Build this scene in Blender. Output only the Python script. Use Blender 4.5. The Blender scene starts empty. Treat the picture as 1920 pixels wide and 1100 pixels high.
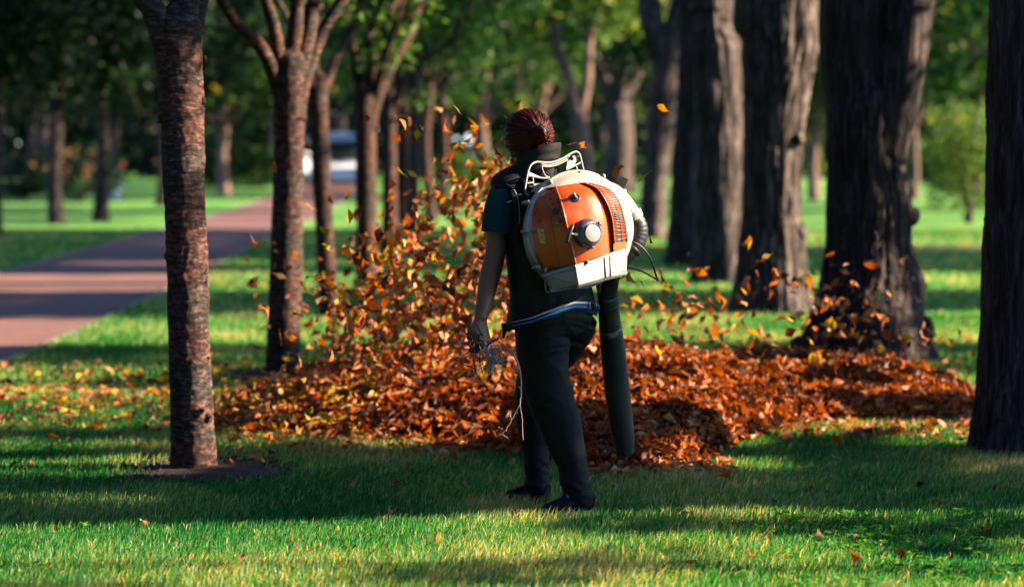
import bpy, math
import numpy as np
from mathutils import Vector, Matrix
rad = math.radians
rng = np.random.default_rng(11)
scene = bpy.context.scene
col = scene.collection

# ------------------------------------------------------------------ camera, world, sun, exposure
PITCH = 3.346
cam_d = bpy.data.cameras.new("camera"); cam = bpy.data.objects.new("camera", cam_d); col.objects.link(cam)
cam_d.lens = 85; cam_d.sensor_width = 36; cam_d.clip_start = 0.1; cam_d.clip_end = 2000
cam.location = (0, 0, 1.48); cam.rotation_euler = (rad(90 - PITCH), 0, 0)
cam_d.dof.use_dof = True; cam_d.dof.focus_distance = 9.75; cam_d.dof.aperture_fstop = 1.85
scene.camera = cam
TANA = 0.03
TANE = 0.5                                   # the sun stands in +x, tan(elevation) = 0.5
ELEV = math.atan(TANE)
world = bpy.data.worlds.new("World"); scene.world = world; world.use_nodes = True
wn = world.node_tree
sky = wn.nodes.new("ShaderNodeTexSky"); sky.sky_type = 'NISHITA'; sky.sun_disc = False
sky.sun_elevation = ELEV; sky.sun_rotation = rad(90) - math.atan(TANA); sky.air_density = 0.55; sky.dust_density = 0.1; sky.ozone_density = 3.0
wn.links.new(sky.outputs[0], wn.nodes["Background"].inputs[0])
wn.nodes["Background"].inputs[1].default_value = 0.11
sun_d = bpy.data.lights.new("sun", 'SUN'); sun = bpy.data.objects.new("sun", sun_d); col.objects.link(sun)
sun_d.energy = 5.0; sun_d.angle = rad(0.5); sun_d.color = (1.0, 0.80, 0.57)
sun.rotation_euler = Vector((1, TANA, TANE)).to_track_quat('Z', 'Y').to_euler(); sun.location = (30, 10, 20)
scene.view_settings.view_transform = 'Standard'; scene.view_settings.look = 'None'
scene.view_settings.gamma = 1; scene.view_settings.exposure = 2.15
scene.cycles.max_bounces = 6; scene.cycles.transmission_bounces = 3; scene.cycles.diffuse_bounces = 0
scene.cycles.sample_clamp_indirect = 4

# ------------------------------------------------------------------ helpers
FPX = 1920 * 85 / 36.0
_cp, _sp = math.cos(rad(PITCH)), math.sin(rad(PITCH))
def ray(px, py):
    a = (px - 960) / FPX; b = (550 - py) / FPX
    return np.array([a, _cp + b * _sp, -_sp + b * _cp])
def at(px, py, Y):
    d = ray(px, py); return np.array([0, 0, 1.48]) + d * (Y / d[1])
def ground(px, py):
    d = ray(px, py); return np.array([0, 0, 1.48]) + d * (1.48 / -d[2])
def zat(py, Y): return at(960, py, Y)[2]
def xat(px, Y): return at(px, 500, Y)[0]
def proj(P):
    P = np.asarray(P, float) - np.array([0, 0, 1.48])
    dep = P[..., 1] * _cp - P[..., 2] * _sp
    up = P[..., 1] * _sp + P[..., 2] * _cp
    return 960 + FPX * P[..., 0] / dep, 550 - FPX * up / dep

def V(*a): return np.array(a, float)
def unit(v):
    v = np.asarray(v, float); return v / (np.linalg.norm(v) + 1e-12)

def _hash(ix, iy, iz, seed):
    h = (ix * 374761393 + iy * 668265263 + iz * 2147483647 + seed * 1274126177) & 0xffffffff
    h = ((h ^ (h >> 13)) * 1274126177) & 0xffffffff
    h = h ^ (h >> 16)
    return (h & 0xffff) / 65535.0
def vnoise(x, y, z, seed=0):
    x, y, z = np.broadcast_arrays(np.asarray(x, float), np.asarray(y, float), np.asarray(z, float))
    ix, iy, iz = (np.floor(a).astype(np.int64) for a in (x, y, z))
    fx, fy, fz = x - ix, y - iy, z - iz
    fx, fy, fz = (f * f * (3 - 2 * f) for f in (fx, fy, fz))
    r = 0
    for dx in (0, 1):
        for dy in (0, 1):
            for dz in (0, 1):
                w = (fx if dx else 1 - fx) * (fy if dy else 1 - fy) * (fz if dz else 1 - fz)
                r = r + w * _hash(ix + dx, iy + dy, iz + dz, seed)
    return r
def fbm(x, y, z, seed=0, o=3):
    r = 0; a = 0.5; s = 0
    for k in range(o):
        r = r + a * vnoise(x * 2 ** k, y * 2 ** k, z * 2 ** k, seed + k); s += a; a *= 0.5
    return r / s

def tag(o, label=None, cat=None, group=None, kind=None):
    if label: o["label"] = label
    if cat: o["category"] = cat
    if group: o["group"] = group
    if kind: o["kind"] = kind
    return o
def empty(name, loc, label, cat, group=None):
    o = bpy.data.objects.new(name, None); col.objects.link(o); o.location = loc
    o.empty_display_size = 0.1
    bpy.context.view_layer.update()
    return tag(o, label, cat, group)
def link(name, me, parent=None):
    o = bpy.data.objects.new(name, me); col.objects.link(o)
    if parent is not None:
        o.parent = parent
        o.matrix_parent_inverse = Matrix.Translation(-Vector(parent.location))
    return o
class MB:
    """collects polygons; build() links them as one mesh object"""
    def __init__(s): s.v = []; s.f = []; s.n = 0; s.rnd = []
    def add(s, verts, faces, rnd=0.5):
        verts = np.asarray(verts, float); s.v.append(verts)
        s.rnd.append(np.full(len(verts), rnd) if np.isscalar(rnd) else rnd)
        for f in faces: s.f.append([i + s.n for i in f])
        s.n += len(verts); return s
    def mesh(s, name, mat, smooth=True):
        me = bpy.data.meshes.new(name)
        v = np.concatenate(s.v) if s.v else np.zeros((0, 3))
        me.from_pydata([tuple(p) for p in v], [], s.f)
        a = me.attributes.new("rnd", 'FLOAT', 'POINT'); a.data.foreach_set("value", np.concatenate(s.rnd).astype(np.float32))
        if mat: me.materials.append(mat)
        me.polygons.foreach_set("use_smooth", np.full(len(me.polygons), smooth, bool))
        me.update(); return me
    def build(s, name, mat, parent=None, smooth=True, bevel=0):
        o = link(name, s.mesh(name, mat, smooth), parent)
        if bevel:
            m = o.modifiers.new("bevel", 'BEVEL'); m.width = bevel; m.segments = 2; m.limit_method = 'ANGLE'
        return o
def fast_mesh(name, verts, faces_n, loops, mat, rnd=None, smooth=False):
    """verts (N,3); faces_n array of loop counts; loops flat vertex indices"""
    me = bpy.data.meshes.new(name)
    me.vertices.add(len(verts)); me.vertices.foreach_set("co", np.ascontiguousarray(verts, np.float32).ravel())
    me.loops.add(len(loops)); me.loops.foreach_set("vertex_index", np.asarray(loops, np.int32))
    me.polygons.add(len(faces_n))
    st = np.zeros(len(faces_n), np.int32); st[1:] = np.cumsum(faces_n)[:-1]
    me.polygons.foreach_set("loop_start", st)
    if smooth: me.polygons.foreach_set("use_smooth", np.ones(len(faces_n), bool))
    if rnd is not None:
        a = me.attributes.new("rnd", 'FLOAT', 'POINT'); a.data.foreach_set("value", np.asarray(rnd, np.float32))
    me.materials.append(mat); me.update(calc_edges=True); me.validate()
    return me

def grid_faces(nr, nc, closed=True):
    F = []
    for i in range(nr - 1):
        for j in range(nc if closed else nc - 1):
            a = i * nc + j; b = i * nc + (j + 1) % nc
            F.append([a, b, b + nc, a + nc])
    return F
def tube(mb, pts, rs, side=(1, 0, 0), n=16, caps=True, rnd=0.5, power=2.0, wob=0):
    """sweep of ellipses: rs scalar or (ra, rb) per point, ra along side"""
    pts = [np.asarray(p, float) for p in pts]; V_ = []
    for i, p in enumerate(pts):
        t = unit(pts[min(i + 1, len(pts) - 1)] - pts[max(i - 1, 0)])
        s = np.asarray(side, float); 
        if abs(np.dot(unit(s), t)) > 0.97: s = np.array([0.1, 0.2, 1.0]) if abs(t[2]) < .8 else np.array([1, .1, 0])
        s = unit(s - t * np.dot(s, t)); w = np.cross(t, s)
        r = rs[i] if hasattr(rs, '__len__') else rs
        ra, rb = (r if hasattr(r, '__len__') else (r, r))
        a = np.linspace(0, 2 * math.pi, n, endpoint=False); c, sn = np.cos(a), np.sin(a)
        if power != 2.0:
            c = np.sign(c) * abs(c) ** (2 / power); sn = np.sign(sn) * abs(sn) ** (2 / power)
        V_.append(p + np.outer(c * ra, s) + np.outer(sn * rb, w))
    F = grid_faces(len(pts), n)
    if caps: F += [list(range(n))[::-1], [(len(pts) - 1) * n + k for k in range(n)]]
    mb.add(np.concatenate(V_), F, rnd); return mb
def spline(pts, n):
    """catmull-rom resampling of a list of k-dim points to n samples"""
    P = np.asarray(pts, float); m = len(P)
    if m == 2: return np.array([P[0] + (P[1] - P[0]) * t for t in np.linspace(0, 1, n)])
    out = []
    for t in np.linspace(0, m - 1, n):
        i = min(int(t), m - 2); f = t - i
        p0, p1, p2, p3 = P[max(i - 1, 0)], P[i], P[i + 1], P[min(i + 2, m - 1)]
        out.append(0.5 * ((2 * p1) + (-p0 + p2) * f + (2 * p0 - 5 * p1 + 4 * p2 - p3) * f * f + (-p0 + 3 * p1 - 3 * p2 + p3) * f ** 3))
    return np.array(out)
def box(mb, c, s, ax=None, rnd=0.5):
    ax = np.eye(3) if ax is None else np.asarray(ax)
    v = [np.asarray(c) + ax.T @ (np.array([x, y, z]) * np.array(s) / 2) for x in (-1, 1) for y in (-1, 1) for z in (-1, 1)]
    mb.add(v, [[0, 1, 3, 2], [4, 6, 7, 5], [0, 4, 5, 1], [2, 3, 7, 6], [0, 2, 6, 4], [1, 5, 7, 3]], rnd); return mb
def disc(mb, c, nrm, r, h0, h1, n=28, side=(0, 0, 1), r1=None, bev=0.003):
    c = np.asarray(c, float); nrm = unit(nrm); r1 = r if r1 is None else r1
    b = min(bev, abs(h1 - h0) * .4)
    tube(mb, [c + nrm * h0, c + nrm * (h1 - b), c + nrm * (h1 - b * .3), c + nrm * h1], [r, r1, r1 - b * .3, r1 - b], side=side, n=n)
    return mb
def ellipsoid(mb, c, r, ax=None, nu=24, nv=14, rnd=.5):
    ax = np.eye(3) if ax is None else np.asarray(ax)
    ph = np.linspace(0.001, math.pi - .001, nv); th = np.linspace(0, 2 * math.pi, nu, endpoint=False)
    P = np.array([[math.sin(p) * math.cos(t) * r[0], math.sin(p) * math.sin(t) * r[1], math.cos(p) * r[2]] for p in ph for t in th])
    mb.add(np.asarray(c) + P @ ax, [f[::-1] for f in grid_faces(nv, nu)] , rnd); return mb
def remesh(mb, name, mat, parent, voxel, smooth_it=6):
    me = mb.mesh(name + "_raw", None); o = bpy.data.objects.new(name + "_raw", me); col.objects.link(o)
    m = o.modifiers.new("r", 'REMESH'); m.mode = 'VOXEL'; m.voxel_size = voxel; m.use_smooth_shade = True
    s = o.modifiers.new("s", 'SMOOTH'); s.iterations = smooth_it; s.factor = 0.5
    dg = bpy.context.evaluated_depsgraph_get()
    nm = bpy.data.meshes.new_from_object(o.evaluated_get(dg)); nm.name = name
    bpy.data.objects.remove(o); bpy.data.meshes.remove(me)
    nm.materials.clear(); nm.materials.append(mat)
    nm.polygons.foreach_set("use_smooth", np.ones(len(nm.polygons), bool))
    return link(name, nm, parent)
def displace(o, fn):
    """move vertices along normals by fn(P, N) -> (N,)"""
    me = o.data; n = len(me.vertices)
    P = np.empty(n * 3, np.float32); me.vertices.foreach_get("co", P); P = P.reshape(-1, 3)
    N = np.empty(n * 3, np.float32); me.vertex_normals.foreach_get("vector", N); N = N.reshape(-1, 3)
    P = P + N * fn(P, N)[:, None]
    me.vertices.foreach_set("co", P.astype(np.float32).ravel()); me.update()

# ------------------------------------------------------------------ materials
def new_mat(name):
    m = bpy.data.materials.new(name); m.use_nodes = True
    nt = m.node_tree; nt.nodes.clear()
    out = nt.nodes.new("ShaderNodeOutputMaterial")
    return m, nt, out
def N_(nt, t, **kw):
    n = nt.nodes.new(t)
    for k, v in kw.items():
        if k in n.inputs: n.inputs[k].default_value = v
        else: setattr(n, k, v)
    return n
def ramp(nt, src, stops, interp='LINEAR'):
    r = nt.nodes.new("ShaderNodeValToRGB"); r.color_ramp.interpolation = interp
    e = r.color_ramp.elements
    while len(e) < len(stops): e.new(0.5)
    for k, (p, c) in enumerate(stops): e[k].position = p; e[k].color = (*c, 1)
    nt.links.new(src, r.inputs[0]); return r.outputs[0]
def leaf_mat(name, stops, trans=0.45, rough=0.5, gloss=0.15, interp='LINEAR', tint=None):
    m, nt, out = new_mat(name)
    a = N_(nt, "ShaderNodeAttribute", attribute_name="rnd")
    c = ramp(nt, a.outputs["Fac"], stops, interp)
    p = N_(nt, "ShaderNodeBsdfPrincipled", Roughness=rough); p.inputs["Specular IOR Level"].default_value = gloss
    t = N_(nt, "ShaderNodeBsdfTranslucent"); mx = N_(nt, "ShaderNodeMixShader", Fac=trans)
    hs = N_(nt, "ShaderNodeHueSaturation", Saturation=1.15, Value=1.25)
    nt.links.new(c, hs.inputs["Color"]); nt.links.new(hs.outputs[0], t.inputs[0])
    if tint:
        tm = N_(nt, "ShaderNodeMix", data_type='RGBA', blend_type='MULTIPLY'); tm.inputs[0].default_value = 1.0; tm.inputs[7].default_value = (*tint, 1); nt.links.new(hs.outputs[0], tm.inputs[6]); nt.links.new(tm.outputs[2], t.inputs[0])
    nt.links.new(c, p.inputs["Base Color"])
    nt.links.new(p.outputs[0], mx.inputs[1]); nt.links.new(t.outputs[0], mx.inputs[2]); nt.links.new(mx.outputs[0], out.inputs[0])
    return m
def pbr(name, color, rough=0.5, noise=None, spec=0.5, bump=0, bscale=200, color2=None, nscale=8, stretch=(1, 1, 1), sheen=0, metallic=0, coat=0):
    m, nt, out = new_mat(name)
    p = N_(nt, "ShaderNodeBsdfPrincipled", Roughness=rough, Metallic=metallic)
    p.inputs["Specular IOR Level"].default_value = spec; p.inputs["Base Color"].default_value = (*color, 1)
    p.inputs["Sheen Weight"].default_value = sheen; p.inputs["Coat Weight"].default_value = coat
    tc = N_(nt, "ShaderNodeTexCoord"); mp = N_(nt, "ShaderNodeMapping"); mp.inputs["Scale"].default_value = stretch
    nt.links.new(tc.outputs["Object"], mp.inputs[0])
    if color2:
        n = N_(nt, "ShaderNodeTexNoise", Scale=nscale, Detail=6.0, Roughness=0.6); nt.links.new(mp.outputs[0], n.inputs["Vector"])
        c = ramp(nt, n.outputs[0], [(0.35, color), (0.65, color2)]); nt.links.new(c, p.inputs["Base Color"])
        rr = N_(nt, "ShaderNodeMapRange"); rr.inputs["To Min"].default_value = rough * .85; rr.inputs["To Max"].default_value = min(1, rough * 1.25)
        nt.links.new(n.outputs[0], rr.inputs[0]); nt.links.new(rr.outputs[0], p.inputs["Roughness"])
    if bump:
        n2 = N_(nt, "ShaderNodeTexNoise", Scale=bscale, Detail=4.0); nt.links.new(mp.outputs[0], n2.inputs["Vector"])
        b = N_(nt, "ShaderNodeBump", Strength=bump, Distance=0.002); nt.links.new(n2.outputs[0], b.inputs["Height"]); nt.links.new(b.outputs[0], p.inputs["Normal"])
    nt.links.new(p.outputs[0], out.inputs[0]); return m
def bark_mat(name, stops, scale, zs, bump=0.6, distort=0.9, dist=0.02, lent=False, patch=None):
    m, nt, out = new_mat(name)
    p = N_(nt, "ShaderNodeBsdfPrincipled", Roughness=0.82); p.inputs["Specular IOR Level"].default_value = 0.25
    tc = N_(nt, "ShaderNodeTexCoord"); mp = N_(nt, "ShaderNodeMapping"); mp.inputs["Scale"].default_value = (1, 1, zs)
    nt.links.new(tc.outputs["Object"], mp.inputs[0])
    n = N_(nt, "ShaderNodeTexNoise", Scale=scale, Detail=8.0, Roughness=0.68, Distortion=distort); nt.links.new(mp.outputs[0], n.inputs["Vector"])
    c = ramp(nt, n.outputs[0], stops); h = n.outputs[0]
    if lent:
        v = N_(nt, "ShaderNodeTexVoronoi", Scale=scale * 2.4); v.inputs["Randomness"].default_value = 1.0
        mp2 = N_(nt, "ShaderNodeMapping"); mp2.inputs["Scale"].default_value = (1, 1, zs * 0.9); nt.links.new(tc.outputs["Object"], mp2.inputs[0]); nt.links.new(mp2.outputs[0], v.inputs["Vector"])
        n3 = N_(nt, "ShaderNodeTexNoise", Scale=3.2, Detail=3.0); mp3 = N_(nt, "ShaderNodeMapping"); mp3.inputs["Scale"].default_value = (.35, .35, 2.6)
        nt.links.new(tc.outputs["Object"], mp3.inputs[0]); nt.links.new(mp3.outputs[0], n3.inputs["Vector"])
        bandf = ramp(nt, n3.outputs[0], [(0.42, (0, 0, 0)), (0.55, (1, 1, 1))])
        m2 = N_(nt, "ShaderNodeMix", data_type='RGBA'); nt.links.new(bandf, m2.inputs[0])
        dk = N_(nt, "ShaderNodeMix", data_type='RGBA', blend_type='MULTIPLY'); dk.inputs[0].default_value = 1.0; nt.links.new(c, dk.inputs[6]); dk.inputs[7].default_value = (*patch[0], 1)
        lt = N_(nt, "ShaderNodeMix", data_type='RGBA', blend_type='MULTIPLY'); lt.inputs[0].default_value = 1.0; nt.links.new(c, lt.inputs[6]); lt.inputs[7].default_value = (*patch[1], 1)
        nt.links.new(dk.outputs[2], m2.inputs[6]); nt.links.new(lt.outputs[2], m2.inputs[7])
        lf = ramp(nt, v.outputs["Distance"], [(0.10, (0.25, 0.2, 0.18)), (0.28, (1, 1, 1))])
        m3 = N_(nt, "ShaderNodeMix", data_type='RGBA', blend_type='MULTIPLY'); m3.inputs[0].default_value = 0.55
        nt.links.new(m2.outputs[2], m3.inputs[6]); nt.links.new(lf, m3.inputs[7]); c = m3.outputs[2]
    nt.links.new(c, p.inputs["Base Color"])
    b = N_(nt, "ShaderNodeBump", Strength=bump, Distance=dist); nt.links.new(h, b.inputs["Height"]); nt.links.new(b.outputs[0], p.inputs["Normal"])
    nt.links.new(p.outputs[0], out.inputs[0]); return m

M = {}
M['grass'] = leaf_mat("grass_blades", [(0, (.005, .075, .030)), (.35, (.016, .18, .048)), (.60, (.085, .31, .085)), (.84, (.32, .50, .21)), (1, (.62, .60, .40))], tint=(2.3, 1.15, .5), trans=.45, gloss=.3, rough=.45)
M['clover'] = leaf_mat("clover_leaves", [(0, (.05, .2, .02)), (1, (.14, .33, .03))], trans=.4)
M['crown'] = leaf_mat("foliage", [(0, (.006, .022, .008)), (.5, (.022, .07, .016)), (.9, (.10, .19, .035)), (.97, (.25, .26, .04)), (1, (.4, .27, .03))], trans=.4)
M['crown_shade_tone'] = leaf_mat("shade_toned_foliage", [(0, (.003, .010, .005)), (.6, (.007, .024, .010)), (1, (.028, .07, .018))], trans=.3)  # darkened copy of the foliage: canopy shade put into the leaf colour
M['wood_shade_tone'] = leaf_mat('dense_shade_toned_foliage', [(0, (.004, .012, .006)), (.7, (.010, .028, .012)), (1, (.02, .05, .018))], trans=.15)  # leaf tones lowered so the far wood looks deep in shade
M['crown_sun_pale'] = leaf_mat("sun_pale_foliage", [(0, (.05, .13, .03)), (.6, (.12, .22, .05)), (1, (.32, .34, .06))], trans=.45)  # brightened copy of the foliage: sunlight on crowns put into the colour
AUT = [(0, (.06, .020, .012)), (.16, (.15, .046, .020)), (.35, (.33, .082, .028)), (.55, (.52, .135, .036)), (.72, (.61, .205, .066)), (.88, (.66, .38, .21)), (.95, (.62, .36, .04)), (1, (.30, .34, .12))]
M['autumn'] = leaf_mat("autumn_leaves", AUT, trans=.32, gloss=.3)
M['leaf_red'] = leaf_mat("rust_leaf", [(0, (.17, .045, .014)), (1, (.36, .09, .02))], trans=.35)
M['leaf_orange'] = leaf_mat("orange_leaf", [(0, (.48, .12, .022)), (1, (.62, .21, .035))], trans=.45)
M['leaf_tan'] = leaf_mat("tan_leaf", [(0, (.5, .26, .12)), (1, (.58, .38, .22))], trans=.35)
M['leaf_yellow'] = leaf_mat("yellow_leaf", [(0, (.6, .36, .03)), (1, (.7, .5, .05))], trans=.45)
M['leaf_green'] = leaf_mat("pale_green_leaf", [(0, (.25, .36, .18)), (1, (.4, .48, .28))], trans=.35)
M['leaf_dark'] = leaf_mat("dark_brown_leaf", [(0, (.05, .018, .010)), (1, (.11, .03, .014))], trans=.25)
M['cherry'] = bark_mat("cherry_bark", [(0.32, (.005, .004, .004)), (.47, (.028, .021, .019)), (.6, (.12, .085, .074)), (.76, (.38, .28, .245))], 19, 3.0, bump=.75, distort=.25, dist=.010, lent=True, patch=((.75, .74, .68), (1.3, .80, .64)))
M['oak'] = bark_mat("furrowed_bark", [(0.38, (.008, .006, .005)), (.5, (.06, .044, .037)), (.58, (.20, .15, .125)), (.72, (.50, .39, .33))], 26, 0.11, bump=1.0, dist=.05)
M['old'] = bark_mat("dark_furrowed_bark", [(0.38, (.007, .0055, .005)), (.5, (.040, .030, .027)), (.6, (.12, .088, .078)), (.74, (.28, .215, .19))], 30, 0.10, bump=1.0, dist=.05)
M['plainbark'] = bark_mat("smooth_bark", [(0.3, (.10, .06, .045)), (.7, (.30, .19, .14))], 5, 1.5, bump=.4)

# lawn sheet
m, nt, out = new_mat("lawn"); M['lawn'] = m
p = N_(nt, "ShaderNodeBsdfPrincipled", Roughness=0.9); p.inputs["Specular IOR Level"].default_value = .1
tc = N_(nt, "ShaderNodeTexCoord")
n1 = N_(nt, "ShaderNodeTexNoise", Scale=0.6, Detail=6.0); n2 = N_(nt, "ShaderNodeTexNoise", Scale=30.0, Detail=6.0, Roughness=.7)
nt.links.new(tc.outputs["Object"], n1.inputs["Vector"]); nt.links.new(tc.outputs["Object"], n2.inputs["Vector"])
ad = N_(nt, "ShaderNodeMath", operation='ADD'); nt.links.new(n1.outputs[0], ad.inputs[0]); nt.links.new(n2.outputs[0], ad.inputs[1])
sc = N_(nt, "ShaderNodeMath", operation='MULTIPLY'); sc.inputs[1].default_value = .5; nt.links.new(ad.outputs[0], sc.inputs[0])
c = ramp(nt, sc.outputs[0], [(.3, (.06, .19, .04)), (.5, (.12, .29, .06)), (.7, (.22, .38, .08))])
nt.links.new(c, p.inputs["Base Color"])
b = N_(nt, "ShaderNodeBump", Strength=.6, Distance=.03); nt.links.new(n2.outputs[0], b.inputs["Height"]); nt.links.new(b.outputs[0], p.inputs["Normal"])
nt.links.new(p.outputs[0], out.inputs[0])
# brick path
m, nt, out = new_mat("brick_paving"); M['brick'] = m
p = N_(nt, "ShaderNodeBsdfPrincipled", Roughness=0.8)
tc = N_(nt, "ShaderNodeTexCoord"); br = N_(nt, "ShaderNodeTexBrick", Scale=5.0)
br.inputs["Color1"].default_value = (.23, .092, .07, 1); br.inputs["Color2"].default_value = (.165, .078, .063, 1); br.inputs["Mortar"].default_value = (.13, .10, .09, 1)
n1 = N_(nt, "ShaderNodeTexNoise", Scale=1.5, Detail=6.0); mx = N_(nt, "ShaderNodeMix", data_type='RGBA', blend_type='MULTIPLY'); mx.inputs[0].default_value = .6
nt.links.new(tc.outputs["Object"], br.inputs["Vector"]); nt.links.new(tc.outputs["Object"], n1.inputs["Vector"])
c = ramp(nt, n1.outputs[0], [(.35, (.7, .7, .75)), (.65, (1.15, 1.1, 1.1))])
nt.links.new(br.outputs[0], mx.inputs[6]); nt.links.new(c, mx.inputs[7]); nt.links.new(mx.outputs[2], p.inputs["Base Color"])
b = N_(nt, "ShaderNodeBump", Strength=.5, Distance=.01); nt.links.new(br.outputs[1], b.inputs["Height"]); b.invert = True; nt.links.new(b.outputs[0], p.inputs["Normal"])
nt.links.new(p.outputs[0], out.inputs[0])
M['kerb'] = pbr("kerb_stone", (.16, .14, .11), .85, color2=(.27, .24, .19), nscale=6, bump=.5, bscale=60)
M['gravel'] = pbr("pale_footpath", (.36, .26, .2), .9, color2=(.45, .33, .27), nscale=3, bump=.5, bscale=60)
M['soil'] = pbr("dark_soil", (.012, .008, .006), .95, color2=(.05, .033, .025), nscale=25, bump=1.0, bscale=60)
M['black_cloth'] = pbr("black_softshell", (.0035, .004, .0055), .65, color2=(.006, .0065, .0085), nscale=5, bump=.35, bscale=900, spec=.2)
M['pants'] = pbr("black_trousers", (.0022, .0026, .0050), .6, color2=(.0035, .004, .0070), nscale=4, bump=.25, bscale=1200, spec=.16)
M['teal'] = pbr("teal_cotton", (.004, .045, .05), .85, color2=(.006, .058, .06), nscale=6, bump=.4, bscale=900, spec=.2)
M['skin'] = pbr("skin", (.21, .085, .05), .5, color2=(.25, .105, .062), nscale=14, bump=.2, bscale=500)
M['skin'].node_tree.nodes["Principled BSDF"].inputs["Subsurface Weight"].default_value = .08
M['white_piping'] = pbr("white_piping", (.75, .75, .74), .6, color2=(.66, .66, .66), nscale=20)
M['blue_piping'] = pbr("blue_piping", (.02, .20, .55), .6, color2=(.03, .24, .60), nscale=20)
M['grey_piping'] = pbr("grey_reflective_piping", (.16, .20, .22), .5)
M['cream'] = pbr("cream_plastic", (.34, .315, .255), .38, color2=(.41, .38, .31), nscale=5, bump=.12, bscale=250)
M['orange'] = pbr("orange_plastic", (.58, .066, .004), .33, color2=(.64, .082, .006), nscale=6, bump=.06, bscale=300, coat=.15)
M['black_plastic'] = pbr("black_plastic", (.014, .014, .015), .38, color2=(.022, .021, .021), nscale=12, bump=.3, bscale=300)
M['dull_black'] = pbr("dusty_black_tube", (.012, .015, .016), .55, color2=(.035, .037, .036), nscale=9, bump=.5, bscale=350, stretch=(1, 1, .4))
M['silver'] = pbr("pale_grey_cap", (.27, .245, .235), .42, color2=(.33, .30, .29), nscale=9, bump=.2, bscale=300)
M['gunmetal'] = pbr("dark_metal_ring", (.07, .065, .07), .4, color2=(.11, .10, .10), nscale=14, bump=.3, bscale=300, metallic=.3)
M['sticker'] = pbr("yellow_sticker", (.75, .62, .08), .4, color2=(.7, .56, .07), nscale=20)
M['sticker_green'] = pbr("green_print", (.08, .38, .28), .4)
M['tape'] = pbr("pale_tape", (.38, .33, .27), .35, color2=(.15, .13, .11), nscale=60, bump=.8, bscale=120)
M['sole'] = pbr("pale_blue_sole", (.10, .17, .20), .6, color2=(.15, .22, .25), nscale=10)
M['shoe'] = pbr("navy_shoe", (.002, .004, .008), .75, color2=(.003, .012, .020), nscale=8, bump=.3, bscale=500, spec=.12)
M['twig_dark'] = pbr("dark_twig_bark", (.03, .02, .016), .8, color2=(.07, .05, .04), nscale=40, bump=.5)
M['twig_pale'] = pbr("pale_twig_bark", (.42, .24, .16), .7, color2=(.55, .36, .26), nscale=40, bump=.5)
M['twig_grey'] = pbr("grey_dry_husk", (.24, .17, .12), .8, color2=(.50, .39, .31), nscale=60, bump=.5)
m, nt, out = new_mat("dark_red_hair"); M['hair'] = m
p = N_(nt, "ShaderNodeBsdfPrincipled", Roughness=.5); p.inputs["Specular IOR Level"].default_value = .22
a = N_(nt, "ShaderNodeAttribute", attribute_name="rnd")
c = ramp(nt, a.outputs["Fac"], [(0, (.006, .002, .003)), (.55, (.030, .005, .006)), (.8, (.10, .012, .010)), (1, (.26, .022, .015))]); nt.links.new(c, p.inputs["Base Color"])
nt.links.new(p.outputs[0], out.inputs[0])
M['white_paint'] = pbr("white_paint", (.85, .87, .88), .35, color2=(.80, .82, .84), nscale=3)
M['blue_paint'] = pbr("pale_blue_roof", (.42, .58, .70), .4, color2=(.34, .5, .62), nscale=3)
M['glass'] = pbr("dark_glass", (.01, .015, .02), .08, spec=.6)
M['rubber'] = pbr("rubber", (.015, .015, .016), .8)
M['chrome'] = pbr("lamp_glass", (.6, .6, .58), .15)
M['pink'] = leaf_mat("pink_blossom", [(0, (.5, .12, .12)), (.5, (.65, .3, .2)), (1, (.6, .42, .08))], trans=.4)
# ------------------------------------------------------------------ the ground, the paths
def sheet(name, poly, z, mat, label=None):
    mb = MB(); mb.add([(x, y, z) for x, y in poly], [list(range(len(poly)))])
    o = mb.build(name, mat, None, False); tag(o, label, None, None, 'structure'); return o
sheet("lawn_ground", [(-400, -20), (400, -20), (400, 700), (-400, 700)], 0.0, M['lawn'])
PR = [(-2.95, 6), (-3.45, 12), (-3.58, 17), (-3.64, 21.3), (-3.74, 26.3), (-4.1, 38), (-4.5, 55), (-5.2, 75), (-5.9, 95), (-8.5, 130)]
PL = [(-6.2, 6), (-6.2, 22), (-6.2, 29), (-6.6, 42), (-6.95, 56), (-7.5, 70), (-8.4, 88), (-10.0, 110), (-13, 130)]
def pathx(P, y):
    P = np.array(P); return np.interp(y, P[:, 1], P[:, 0])
ys = np.concatenate([np.arange(6, 60, 1.0), np.arange(60, 131, 2.5)])
mb = MB(); v = []; f = []
for i, y in enumerate(ys):
    v += [(pathx(PL, y), y, .006), (pathx(PR, y), y, .006)]
    if i: f.append([2 * i - 2, 2 * i - 1, 2 * i + 1, 2 * i])
mb.add(v, f); o = mb.build("brick_path", M['brick'], None, False); tag(o, kind='structure')
for P, sgn in ((PR, 1), (PL, -1)):
    mb = MB()
    for y in np.arange(8, 100, 1.0):
        if y > 60 and P is PR and False: break
        x0, x1 = pathx(P, y + .01), pathx(P, y + .99)
        z = .012 + rng.random() * .006; w = .07 * sgn; j = rng.uniform(-.01, .01)
        a = [(x0 + j, y + .01), (x0 + w + j, y + .01), (x1 + w + j, y + .985), (x1 + j, y + .985)]
        if sgn < 0: a = a[::-1]
        mb.add([(q[0], q[1], 0) for q in a] + [(q[0], q[1], z) for q in a], [[4, 5, 6, 7], [0, 1, 5, 4], [1, 2, 6, 5], [2, 3, 7, 6], [3, 0, 4, 7]])
    o = mb.build("path_edging", M['kerb'], None, False); tag(o, kind='structure')
sheet("pale_footpath", [(2.8, 39.2), (3.2, 36.9), (9, 35.0), (30, 31), (30, 33.6), (10, 37.6)], .006, M['gravel'])

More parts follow.
